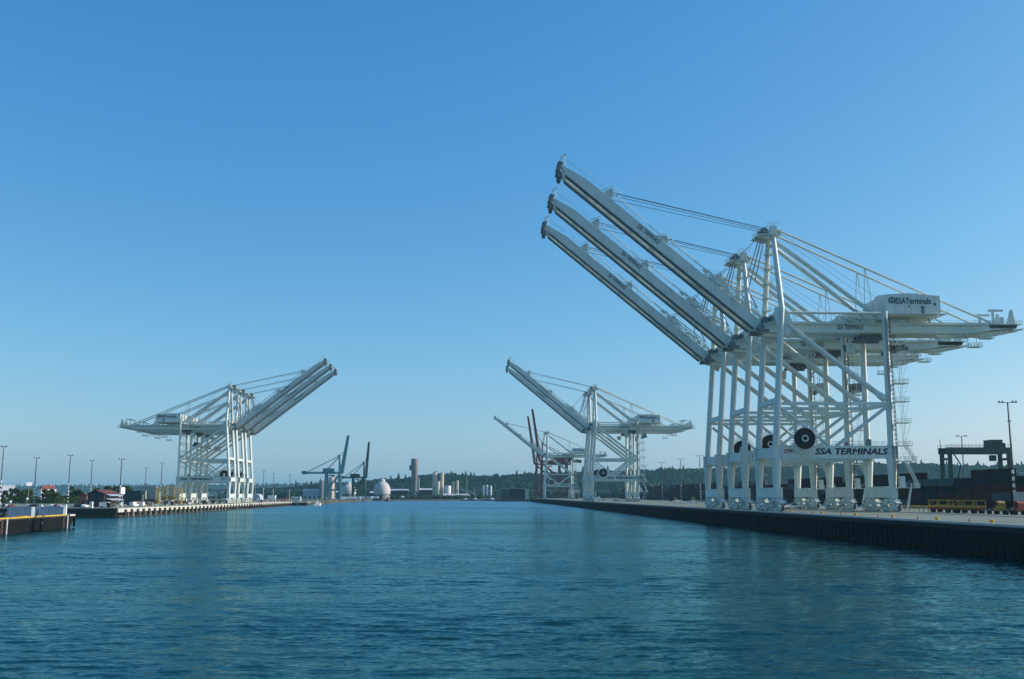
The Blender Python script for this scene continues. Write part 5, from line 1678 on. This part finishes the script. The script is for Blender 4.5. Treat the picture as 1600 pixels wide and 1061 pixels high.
def silo(loc, r_, h_, m, lab, group='silos', cone=False):
    T = thing('silo', lab, 'silo', loc, 0, group)
    MB().lathe([(r_, 0), (r_, h_), (r_ * .96, h_ + .6)] + ([(r_ * .2, h_ + r_ * .7)] if cone else []), 24).build('shell', m, T)
    for k in range(1, 4):
        MB().lathe([(r_ + .12, h_ * k / 4), (r_ + .12, h_ * k / 4 + .5)], 24).build('band', m, T)
    MB().rail([(r_ * math.cos(R(a)) * .95, r_ * math.sin(R(a)) * .95, h_ + .5) for a in range(0, 361, 45)], 1.1, 2.5, .07).build('top_railing', STEEL, T)
    MB().box(r_ - .1, r_ + .5, -.4, .4, 0, h_).build('ladder', STEEL, T)
    return T
silo((-269, 1500, 3.2), 4.4, 31, CREAM, 'cream silo standing behind the teal crane')
silo((-283, 1496, 3.2), 3.6, 26, TOWERM, 'grey silo left of the cream one behind the teal crane')
silo((-126, 1640, 3.0), 3.8, 41.5, CREAM, 'tall cream silo, left of the pair in the silo group')
silo((-114.5, 1640, 3.0), 3.2, 41.0, CREAM, 'tall slender cream silo, right of the pair in the silo group')
silo((-120, 1630, 3.0), 3.2, 27, CREAM, 'shorter cream silo standing before the tall pair')
silo((-104, 1634, 3.0), 5.2, 20, WHITE, 'low white tank right of the tall silo pair')
silo((-95, 1636, 3.0), 2.0, 26, CREAM, 'slim pale silo right of the white tank', cone=True)
silo((-89, 1636, 3.0), 2.2, 28, CREAM, 'slim pale silo, the rightmost of the group', cone=True)
for i, x in enumerate((-46, -40.5, -34.5)):
    silo((x, 1640, 3.0), 1.6, 20 + i % 2, WHITE, ('left', 'middle', 'right')[i] + ' of three small white tanks above the work boats', cone=True)
# tall process tower
T = thing('process_tower', 'tall dark grey round process tower left of the silos', 'tower', (-160, 1650, 3.0), 0)
MB().lathe([(5.2, 0), (5.2, 44), (6.2, 46), (6.2, 63), (5.6, 64.5)], 24).build('shaft', TOWERM, T)
MB().box(-8.6, -5.0, -2, 2, 46, 54).build('side_platform', DARKWALL, T)
MB().box(4.8, 8.0, -2, 2, 10, 34).build('lift_shaft', CONC_L, T)
for z in (12, 24, 36, 46.5):
    MB().lathe([(6.6, z), (6.6, z + .5)], 24).build('ring_platform', STEEL, T)
MB().rail([(6 * math.cos(R(a)), 6 * math.sin(R(a)), 64.4) for a in range(0, 361, 40)], 1.2, 2.5, .08).build('top_railing', STEEL, T)
for i, (x, y, w_, d_, h_, m_, lab) in enumerate((
        (-297, 1500, 26, 14, 12, OFFICE, 'long pale-roofed shed left of the teal crane'),
        (-186, 1660, 30, 14, 13, DARKWALL, 'long low shed with pale roof left of the tall tower'),
        (-142, 1655, 22, 14, 14, DARKWALL, 'low shed with pale roof between tower and silos'),
        (-262, 1560, 20, 12, 10, DARKWALL, 'dark shed behind the teal crane legs'),
        (-212, 1600, 26, 12, 9, DARKWALL, 'dark shed behind the big white dome'),
        (-90, 1612, 40, 10, 5.2, CONC_L, 'low flat white building along the far bank below the silos'))):
    T = thing('industrial_shed', lab, 'shed', (x, y, 3.1), R(2 + i), 'industrial sheds')
    MB().box(-w_ / 2, w_ / 2, -d_ / 2, d_ / 2, 0, h_).build('wall', m_, T, False)
    MB().extr([(-d_ / 2 - .5, h_), (d_ / 2 + .5, h_), (0, h_ + 2.6)], -w_ / 2 - .5, w_ / 2 + .5).build('roof', ROOF_P, T, False).rotation_euler = (0, 0, R(90))
    for k in range(4):
        MB().box(-w_ * .4 + k * w_ * .25, -w_ * .4 + k * w_ * .25 + 2.4, -d_ / 2 - .06, -d_ / 2, .2, min(4, h_ * .6)).build('door', BLACKP, T)
# conveyor, gravel heaps
T = thing('conveyor', 'inclined pale conveyor descending right of the silo group', 'conveyor', (-80, 1634, 3.0), 0)
MB().bar((-4, 0, 15.5), (22, 0, 6.5), 2.2, 1.4).build('gallery', CONC_L, T)
for x in (2, 12, 20):
    MB().box(x - .3, x + .3, -.8, .8, 0, 14.6 - (x + 4) * .346).build('trestle', STEEL, T)
for i, (x, y, r_, h_) in enumerate(((-77, 1610, 7.5, 6.8), (-68, 1611, 7, 6.4), (-85, 1611, 5, 4))):
    q = random.Random(50 + i)
    vs, fs = [(0, 0, h_)], []
    for ring in range(1, 7):
        for k in range(22):
            a = 2 * math.pi * k / 22
            rr = r_ * ring / 6 * q.uniform(.93, 1.07)
            vs.append((rr * math.cos(a), rr * math.sin(a), h_ * (1 - ring / 6) * q.uniform(.94, 1.05)))
    for k in range(22):
        fs.append((0, 1 + k, 1 + (k + 1) % 22))
    for ring in range(5):
        for k in range(22):
            a = 1 + ring * 22
            fs.append((a + k, a + 22 + k, a + 22 + (k + 1) % 22, a + (k + 1) % 22))
    o = MB().add(vs, fs).build('gravel_heap', GRAVEL, None, True)
    o.location = (x, y, 3.0)
    tag(o, ('larger grey gravel heap left of the work boats', 'grey gravel heap nearest the work boats', 'small grey gravel heap below the conveyor')[i], 'gravel heap', 'gravel heaps')
# dark warehouses at the corner right of the boats
for i, (x, y, w_, h_, m_, lab) in enumerate(((-9.5, 1440, 11.5, 14.5, 'dark teal', 'dark teal warehouse, left of three at the far quay corner'), (1.5, 1440, 9.4, 15.2, 'navy blue', 'navy warehouse, middle of three at the far quay corner'), (12.5, 1440, 12, 14.6, 'dark green', 'dark green warehouse with pale end wall, right of three'))):
    T = thing('warehouse', lab, 'warehouse', (x, y, 3.0), 0, 'dark warehouses at the quay corner')
    MB().box(-w_ / 2, w_ / 2, 0, 26, 0, h_).build('wall', BOXM[m_], T, False)
    MB().box(-w_ / 2 - .2, w_ / 2 + .2, -.3, 26.3, h_, h_ + .5).build('roof', ROOF_P, T, False)
    MB().box(-2.2, 2.2, -.08, -.01, 0, 5.5).build('door', BLACKP, T)
    if i == 2:
        MB().box(w_ / 2 + .02, w_ / 2 + 5.6, .2, 20, 0, h_ - .4).build('end_wall', BOXM['pale green'], T, False)
slab('corner_ground', [(-24, 1430), (62, 1362), (62, 1592), (-24, 1592)], -3, 3.04, SOIL)
T = thing('grey_shed', 'pale open-sided shed behind the red crane legs', 'shed', RP(36, 905), ROT_R)
MB().box(-6, 6, 0, 9, 0, 9.5).build('wall', CONC_L, T, False)
MB().box(-6.4, 6.4, -.4, 9.4, 9.5, 10).build('roof', ROOF_P, T, False)
for x in (-3, 2.6):
    MB().box(x - 2, x + 2, -.08, 0, .2, 7.5).build('door', BLACKP, T)
# viaduct across the head of the waterway
T = thing('viaduct', 'long dark road viaduct crossing behind the far bank', 'bridge', (-250, 1760, 3.0), R(1.5))
MB().box(-330, 420, -6, 6, 12.0, 14.2).build('deck', TOWERM, T, False)
for s in (-1, 1):
    MB().box(-330, 420, s * 6.3 - .2, s * 6.3 + .2, 14.2, 15.3).build('parapet', CONC, T, False)
for k in range(25):
    x = -322 + k * 30.5
    MB().box(x - 1, x + 1, -4.5, 4.5, 0, 12).build('pier', TOWERM, T, False)
# small pylons and lamp poles among the works
for i, (x, y, h_) in enumerate(((-73, 1625, 46), (-128, 1660, 56), (-218, 1500, 30), (-306, 1200, 16), (-222, 1240, 18), (-203, 1160, 17), (-60, 1606, 17))):
    T = thing('lattice_pole', ('slim lattice pole right of the silo group', 'slim pole with platform behind the tall silos', 'slim pole left of the big dome', 'pale pole by the long shed', 'pale pole left of the green crane', 'pale pole under the teal crane', 'short pole beside the gravel heaps')[i], 'pole', (x, y, 3.0), 0, 'slim poles at the far works')
    MB().tube((0, 0, 0), (0, 0, h_), .4, 6, .2).build('shaft', STEEL, T)
    MB().box(-1.2, 1.2, -.5, .5, h_ - 1.2, h_ - .8).build('platform', STEEL, T)

# ------------------------------------------------------------------ hills and woods
def ridge(prof, x):
    for (a, za), (b, zb) in zip(prof, prof[1:]):
        if a <= x <= b:
            t = (x - a) / (b - a)
            t = t * t * (3 - 2 * t)
            return za + (zb - za) * t
    return prof[-1][1]
def hill(name, prof, y0, depth, dx, m):
    vs, fs = [], []
    x0, x1 = prof[0][0], prof[-1][0]
    n = int((x1 - x0) / dx)
    rows = [(0, 0), (.15, .18), (.4, .55), (.7, .88), (1, 1), (1.6, .9), (3, .0)]
    for i in range(n + 1):
        x = x0 + (x1 - x0) * i / n
        z = ridge(prof, x)
        for t, k in rows:
            vs.append((x, y0 + t * depth + rnd.uniform(-.02, .02) * depth, 2 + k * z + (rnd.uniform(-1, 1) * z * .03 if 0 < k < 1 else 0)))
    r_ = len(rows)
    for i in range(n):
        for k in range(r_ - 1):
            a = i * r_ + k
            fs.append((a, a + r_, a + r_ + 1, a + 1))
    return struct(name, MB().add(vs, fs), m, True)
P1 = [(-1150, 1), (-760, 4), (-600, 12), (-440, 26), (-300, 37), (-180, 50), (-60, 44), (100, 52), (260, 58), (500, 64), (760, 76), (1000, 78), (1150, 72), (1350, 74), (1800, 72), (2600, 50)]
hill('wooded_hill', P1, 2150, 420, 20, mat('hill_ground', (0.045, 0.06, 0.03), 0.9, 0.3, 0.01))
P2 = [(-6500, 30), (-4500, 44), (-3300, 50), (-2400, 52), (-1700, 58), (-1200, 66), (-700, 66), (200, 60), (1500, 60)]
hill('distant_ridge', P2, 5600, 700, 60, mat('ridge_ground', (0.045, 0.06, 0.035), 0.9, 0.3, 0.005))
def tree_blob(b, q, p, h_, r_, con):
    """small irregular tree: stacked rings with random bulges"""
    n = 6
    lv = [(0.08, .55), (.3, 1.0), (.6, .62), (.85, .3)] if con else [(.1, .6), (.35, 1.0), (.65, .95), (.9, .5)]
    vs = []
    for t, k in lv:
        for i in range(n):
            a = 2 * math.pi * (i + q.random() * .6) / n
            rr = r_ * k * q.uniform(.65, 1.3)
            vs.append((p[0] + rr * math.cos(a), p[1] + rr * math.sin(a), p[2] + h_ * (t + q.uniform(-.07, .07))))
    vs.append((p[0] + q.uniform(-.2, .2) * r_, p[1], p[2] + h_ * (1 if con else .96)))
    fs = []
    for l in range(len(lv) - 1):
        for i in range(n):
            j = (i + 1) % n
            fs.append((l * n + i, l * n + j, (l + 1) * n + j, (l + 1) * n + i))
    top = len(lv) * n
    for i in range(n):
        fs.append(((len(lv) - 1) * n + i, (len(lv) - 1) * n + (i + 1) % n, top))
    b.add(vs, fs)
def wood(name, prof, y0, depth, x0, x1, n, hs, m, con_share, seed, lab_kind='stuff'):
    q = random.Random(seed)
    b = MB()
    for i in range(n):
        x = q.uniform(x0, x1)
        t = q.random() ** .8
        k = .18 / .15 * t if t < .15 else (.18 + (t - .15) / .25 * .37 if t < .4 else (.55 + (t - .4) / .3 * .33 if t < .7 else .88 + (t - .7) / .3 * .12))
        z = 2 + k * ridge(prof, x) - 1
        con = q.random() < con_share
        h_ = q.uniform(*hs) * (1.25 if con else .85)
        tree_blob(b, q, (x, y0 + t * depth, z), h_, h_ * (.2 if con else .42), con)
    return struct(name, b, m, False, 'stuff')
wood('hill_wood', P1, 2150, 440, -640, 1900, 6500, (9, 19), FOREST, .05, 5)
wood('hill_conifers', P1, 2150, 440, -560, 1900, 300, (10, 24), CONIFER, .7, 6)
wood('distant_wood', P2, 5600, 720, -3600, 600, 3000, (14, 26), FOREST, .4, 8)
# bushes along the far bank and behind the quays
b = MB()
q = random.Random(12)
for i in range(420):
    x = q.uniform(-205, 55)
    tree_blob(b, q, (x, q.uniform(1592, 1612) + (0 if x < -60 else 3), 2.8), q.uniform(2, 7), q.uniform(1.5, 3.6), False)
struct('bank_bushes', b, leaf_mat('bank_leaves', (0.032, 0.055, 0.022), .5, .2), False, 'stuff')
b = MB()
for i in range(520):
    x = q.uniform(-420, -215)
    tree_blob(b, q, (x, q.uniform(1660, 1740), 2.8), q.uniform(6, 12), q.uniform(2.5, 5), q.random() < .3)
for i in range(900):
    x = q.uniform(-1000, -430)
    tree_blob(b, q, (x, q.uniform(1250, 1500), 2.8), q.uniform(3, 6.5), q.uniform(2, 4), q.random() < .1)
for i in range(500):
    x = q.uniform(-215, 420)
    tree_blob(b, q, (x, q.uniform(1690, 1745), 2.8), q.uniform(6, 12), q.uniform(2.5, 5), q.random() < .2)
struct('hinterland_wood', b, FOREST, False, 'stuff')

# ------------------------------------------------------------------ haze
hz = MB().box(-8900, 8900, -400, 8900, -4, 150).build('haze', bpy.data.materials.new('haze_air'), None, False)
hz['kind'] = 'stuff'
hm = hz.data.materials[0]
hm.use_nodes = True
t = hm.node_tree
t.nodes.clear()
mo = t.nodes.new('ShaderNodeOutputMaterial')
pv = t.nodes.new('ShaderNodeVolumePrincipled')
pv.inputs['Color'].default_value = (0.36, 0.76, 0.92, 1)
pv.inputs['Density'].default_value = 0.00006
pv.inputs['Anisotropy'].default_value = 0.2
t.links.new(pv.outputs[0], mo.inputs['Volume'])
